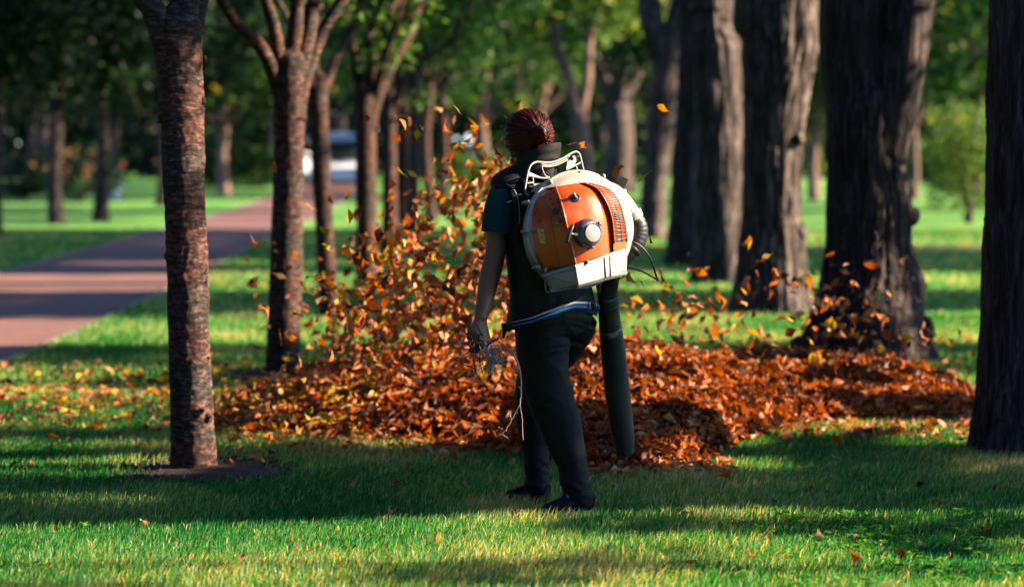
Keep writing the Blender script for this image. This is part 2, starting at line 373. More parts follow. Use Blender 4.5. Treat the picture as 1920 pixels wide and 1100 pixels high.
# ------------------------------------------------------------------ trees
def trunk_profile(mb, rows, Y, n=48, ridge=0.0, freq=9, rough=.004, flare=.12, lobes=5, dz=.03, seed=0, ph=0., depth=.95, zs=1.4, top=None):
    """rows: (py, left px, right px) measured at distance Y, down to the ground; top: extra (z, x, r) rows above"""
    R = []
    for py, l, r in rows:
        z = zat(py, Y); R.append((z, (xat(l, Y) + xat(r, Y)) / 2, (xat(r, Y) - xat(l, Y)) / 2))
    R.sort(); R[0] = (-0.03, R[0][1], R[0][2])
    if top: R += top
    R = np.array(R); nz = max(6, int((R[-1, 0] - R[0, 0]) / dz))
    Z = np.linspace(R[0, 0], R[-1, 0], nz); X = np.interp(Z, R[:, 0], R[:, 1]); RR = np.interp(Z, R[:, 0], R[:, 2])
    # light smoothing
    for A in (X, RR):
        for _ in range(3): A[1:-1] = (A[:-2] + A[1:-1] * 2 + A[2:]) / 4
    th = np.linspace(0, 2 * math.pi, n, endpoint=False)
    T, ZZ = np.meshgrid(th, Z); r0 = RR[:, None] * np.ones_like(T)
    lob = flare * np.exp(-np.maximum(ZZ, 0) / .28) * (np.cos(lobes * T + ph + .6 * np.sin(2 * T))) 
    r = r0 * (1 + lob)
    cx, cy = np.cos(T), np.sin(T)
    if ridge:
        w = .25 * fbm(cx * 2, cy * 2, ZZ * 1.5, seed + 5) 
        k = 1 - abs(2 * vnoise((cx + w) * freq * r0, (cy + w) * freq * r0, ZZ * zs, seed) - 1)
        k2 = 1 - abs(2 * vnoise((cx + w) * freq * 2.3 * r0, (cy + w) * freq * 2.3 * r0, ZZ * zs * 2.2, seed + 3) - 1)
        r = r + ridge * (k - .6) + ridge * .5 * (k2 - .6) + ridge * 1.6 * (fbm(cx * 2.2, cy * 2.2, ZZ * 1.8, seed + 9) - .5)
    r = r + rough * (fbm(cx * 9, cy * 9, ZZ * 40, seed + 7) - .5) * 2 + rough * 1.5 * (vnoise(cx * 1.5, cy * 1.5, ZZ * 9, seed + 8) - .5)
    P = np.stack([X[:, None] + r * cx, Y + depth * r * cy, ZZ], -1).reshape(-1, 3)
    mb.add(P, grid_faces(nz, n) + [[(nz - 1) * n + k for k in range(n)]])
    return X[-1], RR[-1], Z[-1]
def limb(mb, pts, r0, r1, n=12, k=14, jit=.0):
    P = spline(pts, k); 
    if jit: P[1:-1] += rng.normal(0, jit, (k - 2, 3))
    tube(mb, P, [r0 + (r1 - r0) * (i / (k - 1)) ** .8 for i in range(k)], n=n); return P
def leaves_at(C, size, rn, flat=.35, aspect=.55):
    """one bent 4-vertex leaf per centre"""
    n = len(C); d = rng.normal(size=(n, 3)); d[:, 2] -= .3; d /= np.linalg.norm(d, axis=1)[:, None]
    s = np.cross(d, rng.normal(size=(n, 3)) * np.array([flat * 2, flat * 2, 1])); s /= np.linalg.norm(s, axis=1)[:, None] + 1e-9
    u = np.cross(d, s); L = size[:, None] if hasattr(size, 'shape') else size
    b = C - d * L * .5; t = C + d * L * .5 + u * L * .08; w = L * aspect * .5
    V_ = np.stack([b, C + s * w - u * L * .12, t, C - s * w - u * L * .12], 1).reshape(-1, 3)
    return V_, np.repeat(rn, 4)
def crown_mesh(name, C, size, mat, rn=None):
    n = len(C); rn = rng.random(n) if rn is None else rn
    sz = size * rng.uniform(.65, 1.3, n)
    V_, R_ = leaves_at(C, sz, rn)
    return fast_mesh(name, V_, np.full(n, 4), np.arange(4 * n), mat, R_)
def clump_cloud(center, radii, clumps, per, spread, hollow=.35):
    d = rng.normal(size=(clumps, 3)); d /= np.linalg.norm(d, axis=1)[:, None]
    rr = rng.uniform(hollow, 1.0, clumps) ** .6
    K = np.asarray(center) + d * rr[:, None] * np.asarray(radii)
    tone = rng.random(clumps)
    sp = spread * rng.uniform(.5, 1.4, clumps)
    C = np.repeat(K, per, 0) + rng.normal(size=(clumps * per, 3)) * np.repeat(sp, per)[:, None] * np.array([1, 1, .6])
    rn = np.clip(np.repeat(tone, per) * .6 + rng.random(clumps * per) * .42, 0, 1)
    return C, rn, K
def copy_tree(src, loc, rz, sc, label, group=None):
    r = src.copy(); col.objects.link(r); r.location = loc; r.rotation_euler = (0, 0, rz); r.scale = sc; r["label"] = label
    if group: r["group"] = group
    for ch in [c for c in src.children]:
        c = ch.copy(); col.objects.link(c); c.parent = r; c.matrix_parent_inverse = ch.matrix_parent_inverse.copy()
    return r

# --- near row of slender cherries, left of the person
T_ROWS = [
 ("slender cherry trunk nearest the camera, standing in a ring of bare soil", 11.2,
  [(40, 292, 380), (100, 296, 383), (150, 299, 384), (200, 303, 384), (300, 306, 385), (400, 310, 386), (500, 313, 390), (600, 314, 391), (700, 316, 393), (800, 317, 398), (860, 317, 402), (885, 314, 408), (893, 308, 414)]),
 ("cherry tree with bright orange sunlit bark left of the blown leaves, second from the front", 16.05,
  [(110, 513, 578), (200, 514, 574), (300, 515, 570), (400, 510, 568), (500, 506, 567), (600, 501, 562), (680, 497, 560), (705, 492, 563)]),
 ("thin leaning cherry trunk with red patches just left of the white cart", 21.5,
  [(150, 577, 615), (250, 582, 618), (400, 590, 624), (500, 594, 630), (590, 598, 636), (600, 596, 638)]),
 ("cherry tree with pale side branches and leaf sprigs just right of the white cart", 26.3,
  [(170, 664, 706), (300, 667, 706), (400, 668, 706), (500, 668, 708), (540, 664, 711)]),
 ("cherry tree with one long bare branch bending right over the blown leaves", 32.2,
  [(200, 716, 744), (300, 718, 744), (400, 717, 746), (485, 713, 750), (493, 711, 752)]),
]
T_LIMBS = [
 [[(345, 80, 0), (352, 0, 0), (372, -110, .1), (380, -260, .3)], [(322, 90, 0), (292, 28, -.05), (262, -12, -.1), (200, -120, -.3), (170, -240, -.5)], [(352, 70, .1), (385, -40, .3), (420, -160, .6)]],
 [[(540, 130, 0), (552, 70, 0), (556, 0, 0), (548, -120, 0)], [(556, 125, 0), (578, 60, .05), (588, 0, .1), (612, -100, .3)], [(566, 130, 0), (600, 70, .1), (645, -4, .15), (700, -90, .3)],
  [(528, 130, 0), (515, 60, -.1), (498, 0, -.2), (470, -110, -.5)], [(524, 140, 0), (490, 90, -.2), (440, 40, -.5), (380, -60, -.8)]],
 [[(595, 160, 0), (585, 80, 0), (600, 0, 0), (610, -80, 0)], [(600, 165, 0), (640, 90, .3), (690, 0, .6)], [(592, 160, 0), (560, 80, -.3), (520, 0, -.5)]],
 [[(690, 180, 0), (700, 130, 0), (693, 60, 0), (740, 5, .2), (760, -40, .3)], [(700, 178, 0), (735, 120, .1), (775, 50, .3), (790, -30, .5)], [(676, 180, 0), (668, 130, 0), (655, 60, -.3), (640, -10, -.5)], [(702, 160, 0), (726, 90, -.4), (745, 40, -.6)]],
 [[(735, 205, 0), (758, 150, 0), (783, 115, .1), (832, 93, .2), (870, 40, .4)], [(728, 210, 0), (722, 150, 0), (735, 60, .2), (770, -20, .4)]],
]
cherry_objs = []
for k, (lab, Y, rows) in enumerate(T_ROWS):
    xb = xat((rows[-1][1] + rows[-1][2]) / 2, Y)
    t = empty("cherry_tree", (xb, Y, 0), lab, "tree")
    mb = MB()
    w_ = rows[0][2] - rows[0][1]; rows = [(rows[0][0] - 42 * 11 / Y, rows[0][1] + .42 * w_, rows[0][2] - .42 * w_), (rows[0][0] - 24 * 11 / Y, rows[0][1] + .22 * w_, rows[0][2] - .22 * w_), (rows[0][0] - 8, rows[0][1] + .04 * w_, rows[0][2] - .04 * w_)] + rows
    trunk_profile(mb, rows, Y, n=72 if k < 2 else 32, rough=.006, flare=.06, lobes=5, dz=.008 if k < 1 else .02, seed=20 + k)
    r_top = (xat(rows[3][2], Y) - xat(rows[3][1], Y)) / 2
    for j, L in enumerate(T_LIMBS[k]):
        pts = [at(px, py, Y + dy) for px, py, dy in L]
        pts[0][2] -= .12
        pts = [pts[0] * .5 + np.array([(xat(rows[1][1], Y) + xat(rows[1][2], Y)) / 2, Y, pts[0][2] - .25]) * .5 + V(0, 0, -.1)] + pts
        P = limb(mb, pts, r_top * (.78 if j < 2 else .55), r_top * .28, n=16, k=18)
        for q in range(2):
            e = P[-1] + np.array([rng.uniform(-.9, .9), rng.uniform(-.9, .9), rng.uniform(.6, 1.5)])
            limb(mb, [P[-2 - q], (P[-1] + e) / 2 + rng.normal(0, .1, 3), e], r_top * .26, .01, n=7, k=8)
    if k == 0:   # knots and bark curls on the nearest trunk
        for px, py in ((384, 112), (381, 190), (312, 480), (386, 500)):
            c = at(px, py, Y - .02); ellipsoid(mb, c, (.012, .012, .02), nu=8, nv=6)
    mb.build("trunk", M['cherry'], t)
    z0 = zat(0, Y)
    cz = max(4.6, z0 + 2.1)
    C, rn, K = clump_cloud((xb + .1, Y, cz), (2.0, 2.1, 1.5), 150, 60, .24)
    if k >= 2:   # drooping sprigs that hang into view
        S = [(710, 20), (640, 10), (690, -5), (600, -10)] if k == 2 else ([(778, 28), (757, 50), (758, 92), (712, 70), (706, 96), (728, 102), (742, 118), (700, 110), (720, 30), (800, 10), (690, 20)] if k == 3 else [(808, 78), (850, 40), (860, 90), (890, 30), (900, 110), (830, 20), (780, 190), (870, 70), (930, 60)])
        for px, py in S:
            c0 = at(px, py, Y + rng.uniform(-.4, .6)); Cs = c0 + rng.normal(size=(22, 3)) * np.array([.1, .12, .08]); C = np.concatenate([C, Cs]); rn = np.concatenate([rn, rng.uniform(.6, .93, 22)])
    keep = (C[:, 2] > z0 + (.15 if k < 2 else .05)) | (np.arange(len(C)) >= 9000)
    C, rn = C[keep], rn[keep]
    link("crown", crown_mesh("crown", C, .11, M['crown'], rn), t)
    cherry_objs.append(t)
# the rest of that row, further off: copies of a plainer cherry
def plain_tree(name, loc, h_fork, r, crown_c, crown_r, clumps, per, leaf, bark, fol, label, cat="tree", group=None, spread=.4, lean=0, nl=5, segs=20, limb_r=.45):
    t = empty(name, loc, label, cat, group); mb = MB(); x, y = loc[0], loc[1]
    nz = 16; zz = np.linspace(-.05, h_fork, nz)
    pts = [np.array([x + lean * (z / max(h_fork, .1)) + .04 * math.sin(z * 2 + x), y + .04 * math.cos(z * 1.7), z]) for z in zz]
    rs = [r * (1 + .35 * math.exp(-max(z, 0) / .25)) * (1 - .15 * z / h_fork) for z in zz]
    tube(mb, pts, rs, n=segs)
    cc = np.array([x, y, 0]) + np.array(crown_c)
    for k in range(nl):
        a = 2 * math.pi * (k + rng.uniform(-.3, .3)) / nl; e = cc + np.array([math.cos(a) * crown_r[0] * .55, math.sin(a) * crown_r[1] * .55, crown_r[2] * rng.uniform(-.1, .5)])
        s = pts[-1] - np.array([0, 0, .1]); mid = s * .5 + e * .5 + np.array([0, 0, -.15 * crown_r[2]]) + rng.normal(0, .1, 3)
        P = limb(mb, [s, mid, e], r * limb_r * 1.3, r * .12, n=8, k=9)
        for q in range(2):
            e2 = P[5] + rng.normal(0, .5, 3) * np.array(crown_r) * .6 + np.array([0, 0, .3]); limb(mb, [P[4 + q], (P[5] + e2) / 2, e2], r * .2, .01, n=6, k=6)
    mb.build("trunk", M[bark], t)
    C, rn, K = clump_cloud(cc, crown_r, clumps, per, spread)
    rn_keep = C[:, 2] > .05
    link("crown", crown_mesh("crown", C[rn_keep], leaf, M[fol], rn[rn_keep]), t)
    return t
base = plain_tree("cherry_tree", (-1.5, 38.0, 0), 3.0, .11, (0, 0, 4.9), (2.0, 2.0, 1.5), 110, 50, .14, 'cherry', 'crown', "slender grey trunk right behind the cherry with the long bare branch")
for (px, Y, lab) in ((776, 44.5, "greyish trunk in the middle of the far cherry row"), (803, 52, "thin pale trunk near the end of the far cherry row"), (831, 59, "brownish trunk closing the far cherry row, left of the head of the worker"), (752, 38.0, None)):
    if lab is None: base.location = (xat(px, Y), Y, 0)
    else: copy_tree(base, (xat(px, Y), Y, 0), rng.uniform(0, 6), (1.05, 1.05, 1), lab)

# --- row of big old trees, right of the person
def big_tree(label, Y, rows, crown, n, ridge, dz, bark, limbs, seed, freq=22, flare=.16, lobes=5, ph=0, extras=(), name="old_tree", cleaf=.16):
    xb = xat((rows[-1][1] + rows[-1][2]) / 2, Y)
    t = empty(name, (xb, Y, 0), label, "tree"); mb = MB()
    trunk_profile(mb, rows, Y, n=n, ridge=ridge, freq=freq, flare=flare, lobes=lobes, dz=dz, seed=seed, ph=ph, rough=.006)
    for L in limbs:
        pts = [at(px, py, Y + dy) for px, py, dy, r in L]; rr = [r for *_, r in L]
        P = spline(np.array([list(p) + [r] for p, r in zip(pts, rr)]), 22)
        sub = MB(); tube(sub, P[:, :3], list(P[:, 3]), n=40)
        vv = sub.v[0]; tcn = np.repeat(P[:, :3], 40, 0); dd = vv - tcn; dn = np.linalg.norm(dd, axis=1)[:, None]
        a = np.arctan2(dd[:, 1], dd[:, 0])
        kk = 1 - abs(2 * vnoise(np.cos(a) * freq * .3, np.sin(a) * freq * .3, vv[:, 2] * 1.5, seed + 31) - 1)
        vv = vv + dd / (dn + 1e-9) * (ridge * 1.2 * (kk - .6))[:, None]
        mb.add(vv, sub.f)
    for px, py, dy, r in extras: # burls
        c = at(px, py, Y + dy); sub = MB(); ellipsoid(sub, c, r, nu=26, nv=18)
        vv = sub.v[0]; dd = vv - c; dd /= np.linalg.norm(dd, axis=1)[:, None]
        mb.add(vv + dd * (ridge * 1.5 * (fbm(vv[:, 0] * 14, vv[:, 1] * 14, vv[:, 2] * 14, seed) - .5))[:, None], sub.f)
    mb.build("trunk", M[bark], t)
    C, rn, K = clump_cloud((xb + crown[0], Y, crown[1]), crown[2], 190, 45, .4)
    C, rn = C[C[:, 2] > zat(0, Y) + 1.2], rn[C[:, 2] > zat(0, Y) + 1.2]
    link("crown", crown_mesh("crown", C, cleaf, M['crown'], rn), t)
    return t
big_tree("dark rough trunk cut off by the right edge of the photo", 11.8,
  [(-300, 1865, 2010), (0, 1852, 2010), (100, 1851, 2008), (250, 1850, 2006), (400, 1848, 2008), (500, 1846, 2010), (600, 1843, 2014), (700, 1838, 2020), (780, 1832, 2030), (840, 1824, 2040), (860, 1818, 2046)],
  (.3, 6.0, (2.2, 2.0, 1.6)), 120, .022, .014, 'old', [[(1930, -200, 0, .2), (1900, -400, .2, .16), (1860, -700, .5, .1)], [(1930, -200, 0, .2), (2050, -450, .2, .14), (2150, -700, .5, .1)]], 3, flare=.08)
big_tree("massive gnarled trunk with burls and a flared base, behind the leaf pile on the right", 16.95,
  [(10, 1642, 1652), (70, 1628, 1666), (120, 1606, 1684), (170, 1570, 1690), (210, 1550, 1688), (250, 1548, 1686), (300, 1550, 1690), (340, 1551, 1700), (400, 1551, 1708), (450, 1549, 1705), (500, 1543, 1716), (545, 1535, 1722), (585, 1520, 1726), (620, 1506, 1732), (648, 1494, 1738), (668, 1484, 1744), (684, 1474, 1750)],
  (.2, 7.2, (3.0, 2.2, 1.9)), 260, .026, .010, 'old',
  [[(1620, 260, .0, .2), (1606, 130, .05, .245), (1600, 0, .05, .235), (1588, -200, .1, .22), (1540, -520, .3, .12)], [(1650, 300, -.05, .17), (1683, 140, -.06, .18), (1706, 0, -.05, .17), (1730, -160, -.05, .16), (1800, -480, .2, .1)]], 5, freq=26,
  flare=.14, ph=.8, extras=[(1698, 405, -.02, (.10, .10, .085)), (1705, 545, 0, (.115, .13, .21)), (1500, 650, -.02, (.09, .1, .09)), (1735, 625, -.05, (.06, .09, .12))])
big_tree("stout trunk with a broad sunlit side and dark knots, second behind the burly tree", 22.2,
  [(-20, 1385, 1530), (60, 1388, 1533), (120, 1390, 1527), (200, 1393, 1511), (260, 1394, 1504), (330, 1394, 1500), (400, 1393, 1500), (440, 1388, 1508), (500, 1382, 1511), (550, 1376, 1516), (585, 1370, 1522), (600, 1366, 1528)],
  (.2, 8.4, (3.0, 2.3, 2.2)), 150, .024, .014, 'oak', [[(1440, 60, 0, .3), (1430, -150, 0, .28), (1400, -450, .3, .16)], [(1490, 60, 0, .17), (1520, -100, 0, .17), (1580, -400, .3, .1)]], 6,
  freq=24, extras=[(1518, 48, -.08, (.10, .1, .12)), (1500, 262, -.18, (.05, .06, .06)), (1498, 435, -.1, (.08, .09, .09))])
big_tree("trunk with a wavy sunlit right edge, between the knotted tree and the dark trunk behind", 27.4,
  [(-20, 1300, 1358), (50, 1298, 1366), (90, 1298, 1390), (150, 1300, 1392), (220, 1304, 1394), (300, 1306, 1396), (400, 1304, 1397), (480, 1300, 1400), (530, 1296, 1405), (545, 1292, 1410)],
  (.1, 8.0, (2.8, 2.4, 2.0)), 90, .03, .025, 'oak', [[(1330, 20, 0, .22), (1325, -200, 0, .2), (1290, -450, .3, .1)], [(1340, 40, 0, .18), (1375, -180, 0, .14), (1420, -400, .3, .1)]], 8, freq=14)
big_tree("dark leaning trunk in shade at the back of the old tree row", 31.7,
  [(-20, 1275, 1345), (100, 1272, 1335), (250, 1266, 1330), (400, 1255, 1325), (470, 1248, 1330), (498, 1242, 1335)],
  (.1, 8.0, (2.8, 2.4, 2.0)), 48, .02, .05, 'old', [[(1310, 20, 0, .22), (1310, -200, 0, .2), (1290, -450, .3, .1)], [(1310, 40, 0, .18), (1365, -180, 0, .14), (1420, -400, .3, .1)]], 9, freq=14)
big_tree("tall leaning tree with a slanted sunlit trunk right of the leaf blower", 41.5,
  [(60, 1232, 1284), (150, 1222, 1272), (250, 1212, 1262), (350, 1202, 1250), (430, 1198, 1245), (447, 1192, 1250)],
  (.3, 8.5, (2.8, 2.6, 2.1)), 40, .015, .06, 'oak', [[(1255, 110, 0, .22), (1290, -40, 0, .2), (1330, -250, .3, .12)], [(1240, 100, 0, .2), (1215, 0, 0, .19), (1205, -200, .3, .12)]], 10, freq=12)

# --- small soil rings (setting)
def soil(c, rx, ry, seed):
    mb = MB(); th = np.linspace(0, 2 * math.pi, 60, endpoint=False); v = [(c[0], c[1], .03)]; 
    for k, q in enumerate(((.35), (.7), (1.0))):
        for t in th:
            w = 1 + .34 * (fbm(math.cos(t) * 2 + 3, math.sin(t) * 2, k, seed) - .5) * 2
            v.append((c[0] + rx * q * w * math.cos(t), c[1] + ry * q * w * math.sin(t), (.016, .012, .003)[k] + .010 * rng.random()))
    f = [[0, 1 + i, 1 + (i + 1) % 60] for i in range(60)]
    for k in range(2):
        for i in range(60):
            a = 1 + k * 60 + i; b_ = 1 + k * 60 + (i + 1) % 60; f.append([a, a + 60, b_ + 60, b_])
    mb.add(v, f)
    for _ in range(1100):
        a = rng.uniform(0, 2 * math.pi); q = math.sqrt(rng.uniform(.02, 1.25)); s3 = rng.uniform(.004, .013) * (1.6 if rng.random() < .1 else 1); cpt = np.array([c[0] + rx * q * math.cos(a), c[1] + ry * q * math.sin(a), .012])
        d_ = rng.normal(size=(6, 3)) * s3 * .35 + np.array([[1, 0, 0], [0, 1, 0], [-1, 0, 0], [0, -1, 0], [0, 0, .8], [0, 0, -.8]]) * s3
        mb.add(cpt + d_, [[0, 1, 4], [1, 2, 4], [2, 3, 4], [3, 0, 4], [1, 0, 5], [2, 1, 5], [3, 2, 5], [0, 3, 5]])
    o = mb.build("soil_ring", M['soil'], None); tag(o, kind='structure')
s1 = ground(395, 886); s2 = ground(545, 700)
SOIL = [(xat(392, 11.15), 11.15, .40, .42), (xat(535, 16.0), 16.0, .42, .5)]
for k, s_ in enumerate(SOIL): soil((s_[0], s_[1]), s_[2], s_[3], k)

# ------------------------------------------------------------------ unseen trees added on the sun's side, crowns cut to shape lawn shade
def lit_keep(u, v):
    """probability that a leaf is left where sun rays (u = depth y, v = z - x*tanE) pass"""
    r = np.full(u.shape, .25)
    def put(u0, u1, v0, v1, p):
        r[(u >= u0) & (u < u1) & (v >= v0) & (v < v1)] = p
    e = .10 * (fbm(v * 1.6, u * 0, u * 0, 4) - .5) * 2         # ragged band edges
    uu = u + e
    def putr(u0, u1, v0, v1, p):
        r[(uu >= u0) & (uu < u1) & (v >= v0) & (v < v1)] = p
    putr(0, 9.72, -9, 9, 0)
    nz = fbm(u * 1.6 + 9, v * .9, u * 0, 12)
    r[(uu < 9.62) & (uu > 8.25) & (v < -.05) & (nz > .62)] = .45
    r[(uu < 9.62) & (uu > 8.7) & (v < -.65) & (nz > .56)] = .4
    r[(uu < 9.1) & (v < 1.4) & (nz > .72)] = .6
    r[(uu >= 9.70 - .18 * v) & (uu < 18.45)] = 1
    putr(9.0, 10.25, .75, 9, 0)
    n2 = fbm(u * 1.1 + 3, v * 1.3, u * 0, 21)
    r[(uu > 11.9) & (uu < 15.8) & (v < .8) & (n2 > .42)] = .04
    r[(uu > 11.8) & (uu < 15.8) & (v > .8) & (v < 2.6) & (nz > .43)] = .05
    putr(11.0, 12.3, -.65, -.22, .03)
    r[(u > 10.97) & (u < 11.55) & (v > .72) & (v < 2.75)] = 0
    r[(u > 10.97) & (u < 11.55) & (v > 1.75) & (v < 2.1)] = .15
    putr(14.15, 14.95, .25, 3.0, 0)
    r[(u > 15.8) & (u < 16.42) & (v > 1.0) & (v < 4.2)] = 0
    r[(u > 16.5) & (u < 17.3) & (v < 2.6) & (nz > .36)] = .10
    putr(18.45, 21.6, -9, 6, 0)
    r[(u > 21.3) & (u < 21.75) & (v > .2)] = .1
    putr(21.6, 22.4, -9, 1.75, 0)
    putr(21.75, 25.7, 1.75, 9, 1)
    putr(22.4, 25.7, -9, 1.8, 1)
    putr(25.7, 29.4, -9, 6, 0)
    putr(29.4, 37.6, -9, 6, .95)
    putr(31.9, 32.65, .6, 3, .0)
    putr(37.6, 44, -9, -.8, 0); putr(37.6, 47, .4, 9, .95)
    return r
def shade_tree(x, y0, y1, v0, v1, n, leaf, label, bark='plainbark'):
    y0 += x * TANA; y1 += x * TANA
    yc = (y0 + y1) / 2; zc = (v0 + v1) / 2 + x * TANE
    t = empty("shade_tree", (x, yc, 0), label, "tree"); mb = MB()
    zt = max(.6, v0 + x * TANE + .4)
    tube(mb, [np.array([x + .05 * math.sin(z), yc, z]) for z in np.linspace(-.05, zt, 10)], [.16 * (1 + .4 * math.exp(-max(z, 0) / .2)) for z in np.linspace(-.05, zt, 10)], n=18)
    for k in range(7):
        e = np.array([x + rng.uniform(-.8, .8), rng.uniform(y0 + .5, y1 - .5), zc + rng.uniform(-.2, .8)]); limb(mb, [(x, yc, zt - .1), (x * .5 + e[0] * .5, (yc + e[1]) / 2, zt + .3), e], .08, .015, n=8, k=8)
    mb.build("trunk", M[bark], t)
    n = int(n * 1.7); nc = n // 25
    K = np.stack([rng.uniform(x - .9, x + .9, nc), rng.uniform(y0, y1, nc), rng.uniform(v0, v1, nc) + x * TANE], 1)
    C = np.repeat(K, 25, 0) + rng.normal(size=(nc * 25, 3)) * .22; rn = np.clip(np.repeat(rng.random(nc), 25) * .6 + rng.random(nc * 25) * .35, 0, .93)
    pk = lit_keep(C[:, 1] - C[:, 0] * TANA, C[:, 2] - C[:, 0] * TANE); keep = (rng.random(len(C)) < pk) & (C[:, 2] > .1)
    # leaves on the rim of a gap must not lean into it: drop those within half a leaf of the open band
    C, rn = C[keep], rn[keep]
    link("crown", crown_mesh("crown", C, leaf * 1.12, M['crown'], rn), t)
for a in ((8.6, 5.8, 9.9, -2.3, 4.2, 9000, .13, "unseen added shade tree standing right of the camera"),
          (8.8, 8.9, 12.6, -2.6, 4.5, 21000, .13, "unseen added shade tree beyond the nearest old trunk on the sunny side"),
          (8.8, 12.4, 15.4, -2.6, 4.2, 17000, .13, "unseen added shade tree on the sunny side of the leaf pile"),
          (9.0, 15.3, 18.8, -2.6, 4.2, 19000, .13, "unseen added shade tree on the sunny side of the burly old tree"),
          (11.5, 21.4, 25.9, -3.2, 4.4, 23000, .15, "unseen added shade tree off to the right beyond the open sunny strip"),
          (13.0, 29.4, 33.6, -3.4, 5.2, 18000, .16, "unseen added shade tree off to the right before the pale footpath"),
          (13.5, 33.2, 37.8, -3.4, 5.2, 18000, .16, "unseen added shade tree off to the right beside the pale footpath"),
          (16.0, 37.4, 46.5, .2, 6.0, 17000, .17, "unseen added shade tree off to the right beyond the pale footpath")):
    shade_tree(*a)

# unseen trees added round the photographer, whose crowns block sky light
big = plain_tree("park_tree", (-7.5, 2.0, 0), 3.2, .25, (0, 0, 6.2), (4.2, 4.2, 3.0), 150, 60, .3, 'oak', 'crown', "broad sky-blocking tree added left of the photographer", spread=.55)
for k, (x, y, s_) in enumerate(((-5, -7, 1.1), (2, -9, 1.15), (8, -6, 1.1), (-11, -3, 1.2), (-13, 8, 1.2), (-12.5, 17, 1.2), (-13.5, 26, 1.2), (-14.5, 34, 1.25), (-4, -16, 1.5), (9, -16, 1.5), (-18, 2, 1.6), (-20, 14, 1.6), (-21, 26, 1.6), (18, -8, 1.4), (-14, -12, 1.5))):
    copy_tree(big, (x, y, 0), rng.uniform(0, 6), (s_, s_, s_), "broad sky-blocking tree added outside the frame, " + ("behind the photographer" if y < -4 else "left of the path") + f", {['nearest', 'second nearest', 'third', 'fourth', 'fifth', 'sixth', 'seventh', 'eighth', 'ninth', 'tenth', 'eleventh', 'twelfth', 'thirteenth', 'fourteenth', 'last'][k]} round the lawn", "sky-blocking trees round the photographer")

# unseen wood added left and behind to block sky light: nobody could count it
n = 9000
E = np.concatenate([np.stack([rng.uniform(-25, -22, n), rng.uniform(-22, 42, n), rng.uniform(0, 13, n)], 1), np.stack([rng.uniform(-24, 26, n), rng.uniform(-25, -21, n), rng.uniform(0, 13, n)], 1)])
o = link("sky_blocking_wood", crown_mesh("sky_blocking_wood", E, 1.0, M['wood_shade_tone'])); tag(o, kind='stuff')

for k, (x, y) in enumerate(((15, 45), (16, 55.5), (18, 66), (20, 77), (13, 35))):  # unseen tall trees, added to keep sun off the left-hand crowns
    if k == 0: tall = plain_tree("park_tree", (x, y, 0), 14.5, .4, (0, 0, 20), (4.8, 4.4, 4.6), 170, 55, .34, 'oak', 'crown', "added tall shade tree right of the avenue outside the frame", spread=.6, group="added tall shade trees right of the avenue")
    else: copy_tree(tall, (x, y, 0), k * 1.3, (1, 1, 1), ["", "second", "third", "farthest", "nearest"][k] + " added tall shade tree right of the avenue outside the frame", "added tall shade trees right of the avenue")
# ------------------------------------------------------------------ background: far trees, shrubs, cart, cars, wood
def far_tree(px, Y, zf, r, cz, cr, lab, bark='plainbark', fol='crown', clumps=70, per=45, leaf=.3, spread=.55, group=None, lean=0, name="park_tree", nl=5):
    return plain_tree(name, (xat(px, Y), Y, 0), zf, r, (0, 0, cz), cr, clumps, per, leaf, bark, fol, lab, group=group, spread=spread, lean=lean, segs=14, nl=nl)
# left lawn row
l0 = far_tree(107, 49.7, 2.7, .155, 5.2, (3.0, 2.8, 2.7), "dark straight trunk on the left lawn, in front of the rose bed", 'old', 'crown_shade_tone', leaf=.2, clumps=260, spread=.34)
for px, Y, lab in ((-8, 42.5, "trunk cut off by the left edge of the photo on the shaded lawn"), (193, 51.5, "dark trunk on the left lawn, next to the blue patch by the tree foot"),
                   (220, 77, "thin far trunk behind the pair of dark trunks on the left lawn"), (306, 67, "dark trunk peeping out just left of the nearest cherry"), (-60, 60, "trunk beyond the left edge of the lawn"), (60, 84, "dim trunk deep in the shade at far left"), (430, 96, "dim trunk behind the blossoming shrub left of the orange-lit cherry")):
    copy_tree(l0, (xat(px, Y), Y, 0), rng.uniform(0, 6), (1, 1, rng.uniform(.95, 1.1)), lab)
far_tree(280, 150, 7.5, .62, 10.5, (5, 5, 4), "far trunk glowing orange in the sun on the left", 'plainbark', 'crown_shade_tone', leaf=.5, spread=.9)
far_tree(78, 120, 7.0, .42, 9.5, (5, 5, 4), "far grey trunk in the gloom left of the dark straight trunk", 'old', 'crown_shade_tone', leaf=.5, spread=.9)
# forked tree behind the head
t = empty("forked_tree", (xat(1095, 60), 60, 0), "slim pale forked tree behind the head and pack of the worker", "tree"); mb = MB()
def fpts(L, Y): return [at(a, b, Y) for a, b in L]
limb(mb, [ground(1096, 396 if False else 397)] + fpts([(1096, 340), (1095, 290), (1086, 215)], 60), .26, .19, n=14)
limb(mb, fpts([(1088, 230), (1068, 150), (1046, 90), (1030, 0), (1020, -80)], 60), .17, .1); limb(mb, fpts([(1086, 230), (1100, 150), (1104, 80), (1120, 0), (1140, -80)], 60), .15, .09)
mb.build("trunk", M['plainbark'], t)
C, rn, K = clump_cloud((xat(1095, 60), 60, 6.7), (3.6, 3.2, 2.0), 110, 45, .5); C2, rn2, _ = clump_cloud((xat(1110, 61), 61, 5.0), (2.6, 2, 1.0), 22, 40, .35)
link("crown", crown_mesh("crown", np.concatenate([C, C2]), .26, M['crown_sun_pale'], np.concatenate([rn, rn2])), t)
